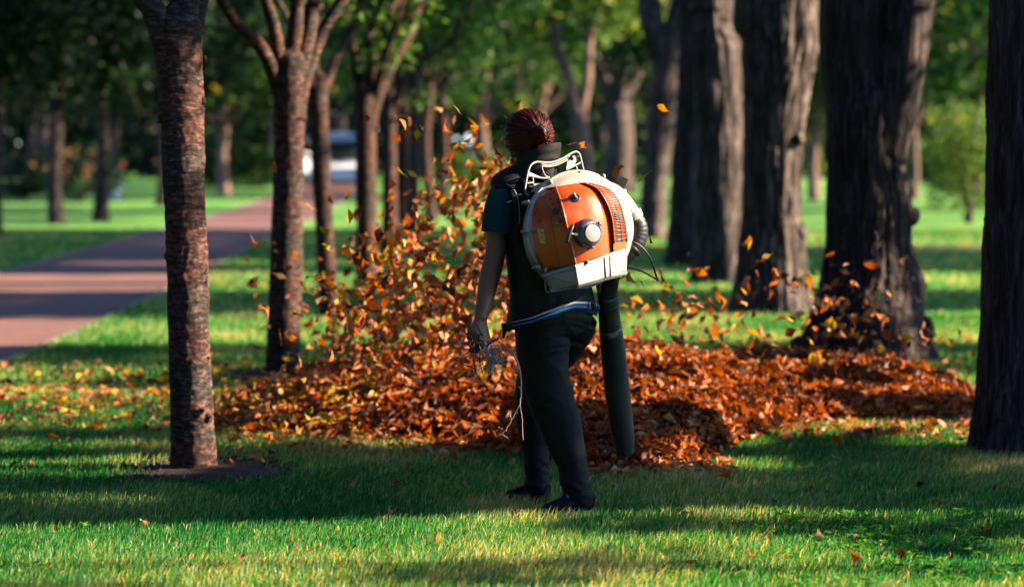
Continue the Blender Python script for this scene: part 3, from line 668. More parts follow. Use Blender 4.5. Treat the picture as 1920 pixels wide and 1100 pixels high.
# mid and far trees, each a tree of its own
far_tree(1160, 88, 3.2, .55, 7.8, (4.6, 4.2, 3.4), "broad grey trunk far behind the leaf blower handle", 'oak', 'crown', leaf=.34, clumps=110)
far_tree(905, 105, 2.8, .25, 6.9, (5.0, 4.6, 3.6), "round green tree far behind, left of the head of the worker", fol='crown', leaf=.36, clumps=120)
far_tree(1010, 120, 3.4, .3, 8.2, (5.6, 4.6, 4.4), "sunny yellow-green tree far behind, above the head of the worker", fol='crown_sun_pale', leaf=.4, clumps=110)
far_tree(1130, 135, 3.6, .3, 8.6, (5.2, 4.6, 5.0), "pale sunlit tree at the far end of the avenue", fol='crown_sun_pale', leaf=.45, clumps=110)
far_tree(640, 118, 3.6, .3, 7.6, (5.2, 4.6, 4.4), "dark green tree far behind the roof of the white cart", fol='crown_shade_tone', leaf=.4, clumps=120)
far_tree(520, 112, 3.2, .3, 7.6, (5.0, 4.6, 4.6), "dark tree behind the orange-lit cherry, in front of the parked cars", fol='crown_shade_tone', leaf=.4, clumps=120)
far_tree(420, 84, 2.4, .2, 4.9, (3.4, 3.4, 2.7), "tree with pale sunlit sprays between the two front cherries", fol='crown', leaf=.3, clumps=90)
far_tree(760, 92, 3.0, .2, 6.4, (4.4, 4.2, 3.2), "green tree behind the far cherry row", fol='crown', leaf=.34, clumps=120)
far_tree(1225, 112, 4.0, .3, 8.0, (5.2, 4.6, 4.2), "dark green tree behind the slanted sunlit trunk", fol='crown_shade_tone', leaf=.4, clumps=110)
far_tree(1300, 80, 3.0, .25, 6.4, (4.0, 4, 3.3), "dark tree half hidden by the old trunks on the right", fol='crown_shade_tone', leaf=.33, clumps=110)
far_tree(1525, 74, 2.6, .16, 5.2, (2.3, 2.4, 2.9), "light green tree showing between the knotted and the burly trunk", fol='crown', leaf=.28, clumps=100)
far_tree(1530, 95, 1.3, .14, 2.6, (1.0, 1.0, 1.7), "slim yellow-green young tree between the knotted and the burly trunk", fol='crown_sun_pale', leaf=.24, clumps=50, spread=.28)
far_tree(1770, 92, 2.4, .2, 6.3, (4.2, 3.6, 3.9), "leafy tree standing in the far gap at right", fol='crown', leaf=.32, clumps=150)
far_tree(1712, 76, 2.2, .13, 5.3, (2.4, 2.4, 2.3), "thin far trunk with green leaves just right of the burly tree", fol='crown', leaf=.26, clumps=100)
far_tree(1860, 70, 2.4, .2, 5.2, (3.0, 3, 2.6), "bushy tree partly hidden by the trunk at the right edge", fol='crown', leaf=.28, clumps=120)
far_tree(1990, 60, 2.6, .2, 5.6, (3.2, 3, 2.6), "park tree beyond the right edge of the photo", fol='crown', leaf=.28, clumps=90)
# willowy shrub on the right lawn
t = empty("weeping_shrub", (xat(1815, 50.5), 50.5, 0), "willowy small tree with hanging twigs on the sunny lawn at right", "shrub"); mb = MB(); xb = xat(1815, 50.5)
for k in range(9):
    a = rng.uniform(0, 6.28); e = np.array([xb + .5 * math.cos(a), 50.5 + .5 * math.sin(a), 1.6 + rng.random() * .9]); limb(mb, [(xb + rng.uniform(-.05, .05), 50.5, -.03), (xb + .15 * math.cos(a), 50.5 + .1 * math.sin(a), .7), e], .045, .012, n=8, k=9)
mb.build("trunk", M['plainbark'], t); Cs = []
for k in range(150):
    a = rng.uniform(0, 6.28); R_ = rng.uniform(.15, .85); z1 = rng.uniform(1.2, 2.6); L = rng.uniform(.5, 1.6)
    q = np.linspace(0, 1, 16)[:, None]; Cs.append(np.array([xb + R_ * math.cos(a), 50.5 + R_ * math.sin(a), z1]) + q * np.array([.1 * math.cos(a), .1 * math.sin(a), -L]) + rng.normal(0, .035, (16, 3)))
C = np.concatenate(Cs); C = C[C[:, 2] > .25]; link("crown", crown_mesh("crown", C, .12, M['crown_sun_pale']), t)
# shrubs on the left and right
def shrub(px, Y, R_, H, fol, lab, leaf=.14, n=60, flowers=None, name="shrub", group=None):
    x = xat(px, Y); t = empty(name, (x, Y, 0), lab, "shrub", group); mb = MB()
    for k in range(7):
        a = rng.uniform(0, 6.28); limb(mb, [(x, Y, -.03), (x + .3 * R_ * math.cos(a), Y + .3 * R_ * math.sin(a), H * .4), (x + .7 * R_ * math.cos(a), Y + .7 * R_ * math.sin(a), H * .85)], .03, .008, n=6, k=6)
    mb.build("stems", M['plainbark'], t)
    C, rn, K = clump_cloud((x, Y, H * .55), (R_, R_ * .9, H * .5), n, 40, .16 * H); ok = C[:, 2] > .04
    link("foliage", crown_mesh("foliage", C[ok], leaf, M[fol], rn[ok]), t)
    if flowers:
        F = np.stack([x + rng.normal(0, R_ * .6, flowers), Y - R_ * .5 + rng.normal(0, R_ * .3, flowers), H * rng.uniform(.55, 1.1, flowers)], 1); F = np.repeat(F, 7, 0) + rng.normal(0, .05, (flowers * 7, 3))
        link("blossoms", crown_mesh("blossoms", F, .10, M['pink']), t)
shrub(50, 74, 1.2, 1.35, 'crown_shade_tone', "rose bush with pale pink blooms at the far left of the lawn", flowers=9, name="rose_bush")
shrub(150, 71, 1.3, 1.5, 'crown_shade_tone', "rose bush with orange and yellow blooms behind the dark straight trunk", flowers=14, name="rose_bush")
shrub(430, 92, 2.0, 2.1, 'crown', "dense green shrub with a few flowers right of the nearest cherry", leaf=.2, n=80, flowers=6, name="flowering_shrub")
shrub(490, 100, 1.5, 1.3, 'crown_sun_pale', "sunny light green shrub in front of the far white car", leaf=.2, n=50)
shrub(880, 84, 1.5, 1.2, 'crown_sun_pale', "bright green shrub behind the blown leaves, left of the worker", leaf=.2, n=60)
shrub(1000, 96, 2.2, 1.7, 'crown', "far green shrub hidden mostly by the worker", leaf=.22)
shrub(1140, 96, 2.0, 1.4, 'crown', "low shrub far behind the carry handle of the blower", leaf=.22)
shrub(1755, 98, 1.7, 1.9, 'crown', "shrub in the far gap at right beneath the leafy tree", leaf=.22, n=70)
shrub(1850, 62, 1.3, 2.0, 'crown', "shrub with yellowing leaves beside the trunk at the right edge", leaf=.17, n=80)
# the far wood: nobody could count it
n = 60000
X = rng.uniform(-75, 75, n); Y_ = rng.uniform(165, 200, n); H_ = 15 + 9 * fbm(X * .05, Y_ * .03, 0 * X, 77); Z = rng.uniform(0, 1, n) ** .8 * H_
rn = np.clip(fbm(X * .22, Y_ * .1, Z * .22, 5) * 1.3 - .2 + rng.normal(0, .12, n), 0, .93)
o = link("far_woodland", crown_mesh("far_woodland", np.stack([X, Y_, Z], 1), 1.5, M['wood_shade_tone'], rn)); tag(o, kind='stuff')
n = 24000
X = rng.uniform(-62, 62, n); Y_ = rng.uniform(140, 160, n); Z = rng.uniform(0, 1, n) * (6 + 7 * fbm(X * .12, 0 * X, 0 * X, 78)); Z = np.where(vnoise(X * .3, 0 * X, 0 * X, 3) > .35, Z, Z * .6 + 3)
rn = np.clip(fbm(X * .3, Y_ * .1, Z * .3, 15) * 1.3 - .2 + rng.normal(0, .12, n), 0, .93)
lf = (proj(np.stack([X, Y_, Z], 1))[0] < 800) | (vnoise(X * .12, Z * .3, 0 * X, 9) < .45)  # left side and random clumps get the leaf colour darkened for shade
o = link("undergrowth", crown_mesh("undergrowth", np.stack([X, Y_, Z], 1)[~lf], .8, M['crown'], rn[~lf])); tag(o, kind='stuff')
o = link("shade_toned_undergrowth", crown_mesh("shade_toned_undergrowth", np.stack([X, Y_ - 8, Z], 1)[lf], .9, M['wood_shade_tone'], rn[lf])); tag(o, kind='stuff')

# ------------------------------------------------------------------ white open cart on the path
def wheel(parent, c, r, w, ax=(1, 0, 0)):
    c = np.asarray(c, float); ax = unit(ax); o_ = MB()
    tube(o_, [c - ax * w / 2, c - ax * w * .42, c + ax * w * .42, c + ax * w / 2], [r * .9, r, r, r * .9], n=26, side=(0, 0, 1)); wh = o_.build("wheel", M['rubber'], parent)
    o2 = MB(); tube(o2, [c - ax * (w / 2 + .01), c + ax * (w / 2 + .01)], [r * .55, r * .55], n=20, side=(0, 0, 1)); r2 = o2.build("rim", M['chrome'], parent)
    r2.parent = wh; return wh
CY = 92.0; cx = xat(634, CY)
cart = empty("electric_cart", (cx, CY, 0), "white open electric cart with a pale blue roof, on the brick path", "cart")
w = 1.12; zb = zat(352, CY); zh = zat(303, CY); zr = zat(265, CY); zrt = zat(250, CY)
mb = MB()
def hull(mb, prof, hw, bev=.0):
    """side profile (y, z) extruded across x about cx with a narrower top"""
    n = len(prof); v = []
    for s in (-1, 1):
        for (y, z) in prof: v.append((cx + s * hw * (1 - .10 * max(0, z - .5)), y, z))
    f = [list(range(n)), list(range(n, 2 * n))[::-1]] + [[i, (i + 1) % n + 0, (i + 1) % n + n, i + n][::-1] for i in range(n)]
    mb.add(v, f)
hull(mb, [(CY - .12, .28), (CY - .18, .50), (CY - .15, .66), (CY + .30, zh), (CY + .42, zh + .03), (CY + .45, .55), (CY + 2.6, .5), (CY + 3.2, .6), (CY + 3.2, .28)], w * .98)
mb.build("body", M['white_paint'], cart, bevel=.06)
mb = MB(); tube(mb, [np.array([cx, y, zr + d]) for y, d in ((CY + .05, .0), (CY + .2, .12), (CY + 1.6, .18), (CY + 3.0, .1), (CY + 3.15, 0))], [(w * .9, .1), (w * 1.02, .15), (w * 1.04, .17), (w * 1.02, .14), (w * .9, .1)], side=(1, 0, 0), n=28, power=3.2)
mb.build("roof", M['blue_paint'], cart)
for s in (-1, 1):
    for y in (CY + .25, CY + 1.7, CY + 3.0):
        mb = MB(); tube(mb, [np.array([cx + s * w * .9, y, .5]), np.array([cx + s * w * .88, y + .02, zr + .05])], [.035, .035], n=10); mb.build("pillar", M['black_plastic'], cart)
    hl = MB(); ellipsoid(hl, (cx + s * .72, CY - .16, .78), (.13, .05, .09)); hl.build("headlight", M['chrome'], cart)
    for y in (CY + .45, CY + 2.7): wheel(cart, (cx + s * .88, y, .26), .26, .2)
for y in (CY + 1.1, CY + 2.3):
    mb = MB(); box(mb, (cx, y, .75), (w * 1.6, .5, .14)); box(mb, (cx, y + .28, 1.05), (w * 1.6, .1, .55)); mb.build("seat", M['black_plastic'], cart, bevel=.04)
mb = MB(); box(mb, (cx, CY + .33, (zh + zr) / 2), (w * 1.7, .015, zr - zh - .02)); mb.build("windscreen", M['glass'], cart)
mb = MB(); box(mb, (cx, CY - .16, .34), (w * 1.9, .12, .14)); mb.build("bumper", M['black_plastic'], cart, bevel=.03)
def car(x, y, ang, lab):
    t = empty("parked_car", (x, y, 0), lab, "car"); R_ = Matrix.Rotation(ang, 3, 'Z')
    def T(p): q = R_ @ Vector(p); return (x + q.x, y + q.y, q.z)
    mb = MB(); prof = [(-2.1, .3), (-2.15, .7), (-1.9, .88), (-1.1, .98), (-.5, 1.40), (.7, 1.44), (1.5, 1.05), (2.05, .95), (2.1, .35)]; n = len(prof); v = []
    for s in (-1, 1):
        for (a, z) in prof: v.append(T((a, s * .85 * (1 - .2 * max(0, z - .9)), z)))
    mb.add(v, [list(range(n))[::-1], list(range(n, 2 * n))] + [[i, (i + 1) % n, (i + 1) % n + n, i + n] for i in range(n)]); mb.build("body", M['white_paint'], t, bevel=.07)
    for s in (-1, 1):
        g = MB(); g.add([T((-.95, s * .83, 1.0)), T((1.25, s * .83, 1.02)), T((.65, s * .775, 1.36)), T((-.42, s * .775, 1.34))], [[0, 1, 2, 3] if s < 0 else [3, 2, 1, 0]]); g.build("side_window", M['glass'], t, False)
        for a in (-1.3, 1.3): wheel(t, T((a, s * .8, .32)), .32, .2, ax=R_ @ Vector((0, 1, 0)))
    for a, s in ((-2.16, 1), (-2.16, -1)): 
        hl = MB(); ellipsoid(hl, T((a + .04, s * .6, .72)), (.07, .14, .08)); hl.build("headlight", M['chrome'], t)
car(xat(548, 128), 128, .35, "white car parked far behind the orange-lit cherry trunk")
car(xat(940, 118), 118, 1.35, "pale car parked far off, just left of the worker's neck")
t = empty("garden_urn", (xat(213, 74), 74, 0), "small pale blue tub standing by a tree foot on the left lawn", "tub"); mb = MB(); xx = xat(213, 74)
tube(mb, [np.array([xx, 74, z]) for z in (0, .02, .1, .35, .5, .52, .46)], [.16, .2, .22, .3, .32, .3, .26], n=20); mb.build("bowl", M['blue_paint'], t)

# ------------------------------------------------------------------ leaf pile
def pile_h(x, y):
    """height of the heap at ground point"""
    px, _ = proj(np.stack([x, y, 0 * x], -1))
    fy = np.interp(px, [380, 430, 560, 700, 850, 980, 1085, 1150, 1280, 1340, 1400, 1480, 1650, 1780, 1850], [12.6, 12.35, 12.3, 12.1, 11.95, 11.9, 11.15, 11.0, 11.1, 11.5, 12.2, 12.8, 13.0, 13.1, 13.4])
    by = np.interp(px, [380, 450, 700, 900, 1100, 1300, 1500, 1700, 1850], [13.3, 14.5, 16.2, 16.6, 16.4, 15.6, 15.6, 15.6, 14.6])
    hm = np.interp(px, [380, 430, 520, 700, 900, 1080, 1250, 1400, 1600, 1780, 1845], [.0, .06, .13, .22, .33, .38, .34, .27, .23, .13, .0])
    t = (y - fy) / (by - fy)
    fy2 = fy - .25 * (fbm(x * 2.2, y * 2.2, 0 * x, 45) - .5); t = (y - fy2) / (by - fy2)
    prof = np.clip(t, 0, 1); prof = np.where(prof < .45, (prof / .45) ** .75 * (1.4 - .4 * prof / .45), np.cos((prof - .45) / .55 * math.pi / 2) ** .9)
    h = hm * prof * (.7 + .6 * fbm(x * 1.8, y * 1.8, 0 * x, 41))
    return np.where((t > 0) & (t < 1) & (px > 385) & (px < 1845), np.maximum(h, .012), -1.0), t, px
LW = np.array([.06, .55, 1.0, .62, .05])
def leaf_verts(C, L, rn, lie=1.0, wf=.5, curl=.35, E=None):
    """curled pointed leaves: 5 x 3 grid each. lie: 1 = lying roughly flat, 0 = any way up"""
    n = len(C); 
    nrm = rng.normal(size=(n, 3)); nrm[:, 2] = abs(nrm[:, 2]) + lie * 1.6; nrm /= np.linalg.norm(nrm, axis=1)[:, None]
    d = np.cross(nrm, rng.normal(size=(n, 3))); d /= np.linalg.norm(d, axis=1)[:, None]; s = np.cross(nrm, d)
    v = np.linspace(-.5, .5, 5); cv = rng.normal(0, curl, n); cu = rng.normal(.25, curl, n); tw = rng.normal(0, .35, n); W = wf * rng.uniform(.75, 1.25, n)
    out = np.empty((n, 15, 3)); k = 0
    for i, vv in enumerate(v):
        for u in (-1, 0, 1):
            a = L * vv; b = L * W * .5 * LW[i] * u
            h = L * (cv * (vv * vv * 2 - .2) + cu * .5 * abs(u) * LW[i] + tw * u * vv * .6)
            out[:, k] = C + d * a[:, None] + s * b[:, None] + nrm * h[:, None]; k += 1
    return out.reshape(-1, 3), np.repeat(rn, 15)
LF = np.array([[i * 3 + j, i * 3 + j + 1, i * 3 + j + 4, i * 3 + j + 3] for i in range(4) for j in range(2)])
def leaf_mesh(name, C, L, rn, mat, **kw):
    V_, R_ = leaf_verts(C, L, rn, **kw); n = len(C)
    F = (LF[None] + (np.arange(n) * 15)[:, None, None]).reshape(-1)
    return fast_mesh(name, V_, np.full(n * 8, 4), F, mat, R_, smooth=True)
# mound under the leaves, part of the heap
n = 34000
x = rng.uniform(-2.4, 3.2, n * 3); y = rng.uniform(10.9, 16.8, n * 3); h, t_, px_ = pile_h(x, y); ok = h > 0; ok &= rng.random(len(x)) < np.clip(.35 + 8 * h, 0, 1) * np.where(t_ > .8, .5, 1)
x, y, h = x[ok][:n], y[ok][:n], h[ok][:n]
rn = np.clip(rng.beta(1.6, 1.9, len(x)) * .93 + .12 * (fbm(x * 1.5, y * 1.5, 0 * x, 9) - .5), 0, .94); rn[rng.random(len(x)) < .006] = 1.0
rn[(px_[ok][:n] < 720) & (rng.random(len(x)) < .25)] = .955
Z = h + rng.normal(0, .012, len(x)) + .01
o = link("leaf_pile", leaf_mesh("leaf_pile", np.stack([x, y, Z], 1), .082 * rng.uniform(.55, 1.4, len(x)), rn, M['autumn'], lie=.35)); tag(o, kind='stuff')
gx, gy = np.meshgrid(np.linspace(-2.5, 3.3, 150), np.linspace(10.8, 16.9, 150)); hh, _, _ = pile_h(gx.ravel(), gy.ravel()); hh = np.where(hh > 0, hh - .02, -.05)
mbp = MB(); mbp.add(np.stack([gx.ravel(), gy.ravel(), hh], 1), grid_faces(150, 150, False)); mo = mbp.build("leaf_litter", M['soil'], None); tag(mo, kind='stuff')

# ------------------------------------------------------------------ leaves in the air and leaves scattered over the lawn
def flying():
    P = []; 
    # plume left of the worker, blown up from the pile
    k = 0
    while k < 3100:
        px = rng.uniform(560, 1000); py = rng.uniform(290, 720)
        lo = np.interp(py, [290, 330, 380, 430, 500, 560, 620, 680, 720], [900, 860, 800, 770, 745, 700, 650, 600, 560])
        e = (px - lo) / 90.0; p = 1 / (1 + math.exp(-3 * e)); p *= min(1, max(.07, (float(fbm(px / 40., py / 30., 0, 33)) - .38) * 5)); p *= np.interp(py, [290, 340, 400, 520, 720], [.12, .45, .8, 1, 1])
        if rng.random() < p: P.append((px, py, rng.uniform(11.6, 15.8))); k += 1
    # thin halo to the left
    for _ in range(170):
        px = rng.triangular(430, 720, 760); P.append((px, rng.triangular(330, 640, 720), rng.uniform(11, 15.5)))
    for _ in range(26): P.append((rng.uniform(740, 1000), rng.uniform(190, 330), rng.uniform(10.8, 14)))
    # right of the worker
    for _ in range(260):
        py = rng.triangular(440, 690, 700); P.append((rng.triangular(1130, 1350, 1850), py, rng.uniform(12.4, 15.8)))
    for _ in range(110): P.append((rng.normal(1590, 80), rng.triangular(480, 680, 690), rng.uniform(13.5, 15.7)))
    for _ in range(60): P.append((rng.uniform(1120, 1420), rng.uniform(560, 680), rng.uniform(12, 14.5)))
    return [at(*p) for p in P]
FLY = flying()
UNIQUE = [(987, 201, 10.3, 'yellow', "yellow leaf floating just above the head of the worker"), (516, 314, 12.0, 'orange', "glowing orange leaf in the air against the left edge of the orange-lit cherry"),
          (1131, 60, 0, None, None), (1243, 203, 11.5, 'orange', "small reddish leaf in the air high on the slanted sunlit trunk"), (1205, 333, 10.6, 'yellow', "bright amber leaf in the air right above the hose elbow, brightest of its cluster"), (1160, 322, 10.7, 'orange', "orange leaf in the air right above the blower housing, uppermost of its cluster"),
          (1166, 342, 10.5, 'tan', "tan leaf in the air just above the blower housing rim"), (1074, 269, 11.2, 'tan', "pale pinkish leaf in the air right of the collar"), (1095, 272, 12.2, 'orange', "blurred orange leaf in the air right of the pale pinkish one"), (848, 217, 11.5, 'dark', "dark brown leaf high in the air above the plume"),
          (888, 236, 11.5, 'yellow', "narrow yellow leaf high in the air left of the head"), (782, 254, 11.6, 'yellow', "amber leaf in the air in front of the far grey trunks"), (759, 246, 11.4, 'red', "rust leaf in the air in front of the far grey trunks"), (688, 222, 12.0, 'red', "tiny red leaf in the air at the fork height of the far cherry"),
          (876, 264, 11.2, 'tan', "pale tan leaf in the air left of the worker's ear"), (893, 272, 11.2, 'orange', "orange leaf in the air nearest to the worker's nape on the left"), (849, 293, 11.3, 'red', "rust brown leaf in the air above the bright green shrub"), (1220, 448, 10.4, 'red', "rust leaf in the air behind the cable loop"),
          (1170, 520, 10.3, 'yellow', "large yellow and orange leaf in the air below the cable loop"), (1205, 535, 10.4, 'tan', "pale tan leaf in the air right below the cable loop"), (1242, 524, 10.5, 'orange', "small orange leaf in the air at the tip of the cable loop"), (1185, 521, 10.9, 'orange', "orange leaf in the air just under the cable"),
          (1173, 560, 10.2, 'tan', "long pale leaf in the air beside the blower tube ring"), (539, 660, 12.6, 'tan', "tan leaf in the air across the foot of the orange-lit cherry"), (526, 635, 12.2, 'yellow', "yellow leaf in the air low across the orange-lit cherry"), (555, 585, 12.0, 'yellow', "yellow leaf in the air at the right edge of the orange-lit cherry"),
          (1437, 480, 12.6, 'yellow', "yellow leaf in the air across the shaded side of the knotted trunk"), (1399, 451, 13.4, 'orange', "orange leaf in the air highest across the knotted trunk"), (1650, 775, 0, None, None)]
TPL = {}
def tpl(kind, k):
    key = (kind, k)
    if key not in TPL:
        wf = (.5, .8, .38)[k]
        me = leaf_mesh(kind + "_leaf", np.zeros((1, 3)), np.array([1.0]), np.array([rng.random()]), M['leaf_' + kind], lie=0, wf=wf, curl=(.3, .2, .5)[k])
        V_ = np.array([v_.co for v_ in me.vertices]); 
        # a short stalk, in the same mesh
        mb = MB(); mb.add(V_, [list(f) for f in LF]); e = V_[1]; dvec = unit(V_[1] - V_[4]); tube(mb, [e, e + dvec * .15, e + dvec * .3 + np.array([0, .04, .04])], [.018, .012, .010], n=5)
        TPL[key] = mb.mesh(kind + "_leaf", M['leaf_' + kind])
    return TPL[key]
def one_leaf(P, L, kind, label, group):
    o = bpy.data.objects.new("leaf", tpl(kind, int(rng.integers(3)))); col.objects.link(o); o.location = P; o.scale = (L, L, L)
    o.rotation_euler = tuple(rng.uniform(0, 6.28, 3)); tag(o, label, "leaf", group); return o
n_leaf = 0
for px, py, Y, kind, lab in UNIQUE:
    if kind is None: continue
    one_leaf(at(px, py, Y), .065 if "tiny" not in lab else .04, kind, lab, "leaves flying through the air"); n_leaf += 1
# leaves lying on the lawn: (px, py, kind)
GL = [(157, 851, 'yellow'), (182, 779, 'yellow'), (101, 877, 'yellow'), (62, 877, 'orange'), (15, 868, 'red'), (30, 880, 'red'), (158, 808, 'yellow'), (212, 800, 'red'), (203, 841, 'tan'), (135, 833, 'tan'), (106, 842, 'tan'), (433, 881, 'orange'), (298, 860, 'orange'), (384, 1020, 'dark'), (480, 1062, 'dark'), (458, 1066, 'orange'), (406, 1076, 'orange'), (120, 1088, 'yellow'), (272, 994, 'tan'), (586, 1046, 'red'), (553, 1046, 'tan'), (536, 1096, 'orange'), (102, 935, 'tan'),
      (660, 925, 'tan'), (742, 915, 'red'), (765, 891, 'red'), (640, 1022, 'dark'), (727, 980, 'orange'), (820, 1027, 'orange'), (731, 1056, 'orange'), (871, 918, 'tan'), (893, 878, 'tan'), (1292, 1070, 'orange'), (1605, 1060, 'red'), (1600, 1068, 'dark'), (1412, 1056, 'orange'), (1440, 910, 'yellow'), (1388, 929, 'tan'), (1420, 936, 'tan'), (1523, 934, 'red'), (1450, 953, 'dark'), (1535, 1023, 'tan'), (1602, 1026, 'dark'), (1688, 1055, 'dark'), (1850, 1010, 'red'), (1849, 902, 'tan'), (1828, 898, 'tan'), (1725, 922, 'dark'), (1863, 932, 'dark'), (1516, 858, 'tan'), (1566, 868, 'tan'), (1481, 848, 'tan'), (1760, 848, 'tan'), (1782, 835, 'yellow'), (1650, 828, 'tan'), (1540, 826, 'tan'), (1505, 823, 'tan'), (1735, 873, 'red'), (1847, 842, 'orange'), (1860, 863, 'red'), (1287, 976, 'dark'), (1758, 954, 'red'), (1786, 934, 'dark'), (1138, 905, 'tan'), (1235, 905, 'orange'), (1353, 857, 'tan'), (960, 877, 'tan'), (640, 1078, 'tan'), (1440, 1022, 'orange'), (665, 1042, 'dark')]
WHERE = [(400, 900, "left lawn near the soil ring"), (640, 1100, "sunlit grass at lower left"), (1100, 1100, "grass before the worker's feet"), (1920, 900, "shaded grass right of the pile"), (1920, 1100, "grass at the lower right")]
CN = {'yellow': 'yellow', 'orange': 'orange', 'red': 'rust red', 'tan': 'pale tan', 'dark': 'dark brown', 'green': 'pale green'}
for px, py, kind in GL:
    g = ground(px, py); g[2] = .035 if g[1] < 10.5 else .03
    wh = next(w_ for (mx, my, w_) in WHERE if px < mx and py < my) if any(px < mx and py < my for mx, my, _ in WHERE) else WHERE[-1][2]
    one_leaf(g, rng.uniform(.04, .065), kind, f"{CN[kind]} fallen leaf on the {wh}", "fallen leaves on the lawn"); n_leaf += 1
one_leaf(at(1583, 779, 13.0), .12, 'green', "pale green leaf lying on the right part of the leaf pile", None); one_leaf(at(1137, 848, 11.15), .11, 'green', "pale green leaf on the pile left of the tube mouth", None)
# largest flying leaves are objects; the rest is one object
FLY = np.array(FLY); fpx, fpy = proj(FLY); out = (fpx < np.interp(fpy, [290, 330, 380, 430, 500, 560, 620, 680, 720], [900, 850, 790, 750, 725, 680, 630, 580, 540])) | (fpx > 1120)
order = np.argsort(np.where(out, 0, 10) + FLY[:, 1] * .3); NI = 298 - n_leaf
ZN = [(700, "left of the plume"), (1100, "in the plume"), (1450, "right of the worker"), (1760, "before the burly trunk"), (9999, "right of the burly trunk")]
for i in order[:NI]:
    kind = rng.choice(['red', 'orange', 'tan', 'yellow', 'dark'], p=[.26, .32, .2, .14, .08]); zl = next(z_ for m_, z_ in ZN if fpx[i] < m_)
    L_ = rng.uniform(.045, .085); SZ = 'small' if L_ < .062 else 'large'; hz = 'high up' if fpy[i] < 420 else ('at hip height' if fpy[i] < 560 else ('at knee height' if fpy[i] < 640 else 'low over the ground'))
    one_leaf(FLY[i], L_, kind, f"{SZ} {CN[kind]} airborne leaf {hz}, {zl}", "leaves flying through the air")
dup = {}
for o in [o for o in col.objects if o.get("category") == "leaf"]: dup.setdefault(o["label"], []).append(o)
ORD = "first second third fourth fifth sixth seventh eighth ninth tenth eleventh twelfth".split()
for lab, os_ in dup.items():
    if 1 < len(os_) <= 12:
        for k, o in enumerate(sorted(os_, key=lambda q: float(proj(np.array(q.location))[0]))): o["label"] = lab + ", " + (ORD[k] + " from left" if k < len(os_) - 1 else "rightmost such")
rest = FLY[order[NI:]]; rn = np.clip(rng.beta(2.0, 1.7, len(rest)), 0, .94); rn[rng.random(len(rest)) < .1] = .95
o = link("blown_leaves", leaf_mesh("blown_leaves", rest, .068 * rng.uniform(.55, 1.4, len(rest)), rn, M['autumn'], lie=0)); tag(o, kind='stuff')
# thin scatter round the pile and on the left lawn
P = []
while len(P) < 680:
    px, py = rng.uniform(-60, 640), rng.normal(748, 34)
    if py < 690 or py > 880: continue
    if px > 330 and py > 800: continue
    P.append(ground(px, py))
for _ in range(260): P.append(ground(rng.uniform(430, 1090), rng.normal(838, 14)))
for _ in range(260): P.append(ground(rng.uniform(1340, 1830), rng.normal(812, 14)))
for _ in range(150): P.append(ground(rng.uniform(1100, 1380), rng.normal(890, 9)))
for _ in range(240): P.append(ground(rng.uniform(560, 1900), rng.triangular(600, 700, 720)))
P = np.array(P); P[:, 2] = .035 + rng.normal(0, .006, len(P)); P = P[P[:, 1] < 22]
rn = np.clip(rng.beta(2.2, 1.4, len(P)), 0, .9); rn[(rng.random(len(P)) < .25) & (P[:, 0] < -.9)] = .95
o = link("scattered_leaves", leaf_mesh("scattered_leaves", P, .074 * rng.uniform(.6, 1.3, len(P)), rn, M['autumn'], lie=1.2)); tag(o, kind='stuff')

# ------------------------------------------------------------------ grass
def grass(n, y0, y1, hgt, wid, name):
    u = rng.random(n); y = np.sqrt(y0 ** 2 + u * (y1 ** 2 - y0 ** 2)); x = rng.uniform(-1, 1, n) * (.235 * y + .35)
    h, _, _ = pile_h(x, y); ok = ~(h > .03)
    ok &= ~((x < pathx(PR, y) + .03) & (x > pathx(PL, y) - .03))
    for sx, sy, rx, ry in SOIL: 
        q = ((x - sx) / rx) ** 2 + ((y - sy) / ry) ** 2; ok &= (q > 1.3) | (rng.random(n) < np.clip((q - .55) * .9, 0.01, 1))
    x, y = x[ok], y[ok]; n = len(x); patch = fbm(x * 1.3, y * 1.3, 0 * x, 61)
    H = hgt * rng.uniform(.45, 1.25, n) * (.55 + .9 * patch); W = wid * rng.uniform(.6, 1.3, n)
    a = rng.uniform(0, 2 * math.pi, n); lean = rng.uniform(.05, .75, n) * H; b = rng.uniform(0, 2 * math.pi, n) 
    wind = .35 * H
    dx, dy = np.cos(b) * lean + wind * .8, np.sin(b) * lean - wind * .2
    sx, sy = np.cos(a) * W / 2, np.sin(a) * W / 2
    V_ = np.empty((n, 5, 3))
    V_[:, 0] = np.stack([x - sx, y - sy, 0 * x], 1); V_[:, 1] = np.stack([x + sx, y + sy, 0 * x], 1)
    V_[:, 2] = np.stack([x + sx * .85 + dx * .35, y + sy * .85 + dy * .35, H * .62], 1); V_[:, 3] = np.stack([x - sx * .85 + dx * .35, y - sy * .85 + dy * .35, H * .62], 1)
    V_[:, 4] = np.stack([x + dx, y + dy, H * (1 - .25 * (lean / H) ** 2)], 1)
    rn = np.clip(.36 + .5 * (patch - .5) * 1.6 + rng.normal(.18, .2, n), 0, .93); rn[rng.random(n) < .015] = 1.0
    F = (np.array([0, 1, 2, 3, 3, 2, 4])[None] + (np.arange(n) * 5)[:, None]).ravel(); fn = np.tile([4, 3], n)
    o = link(name, fast_mesh(name, V_.reshape(-1, 3), fn, F, M['grass'], np.repeat(rn, 5))); tag(o, kind='stuff')
grass(280000, 7.7, 13.0, .047, .0034, "grass")
grass(150000, 13.0, 22.0, .05, .006, "grass")
grass(110000, 22.0, 46.0, .055, .013, "grass")
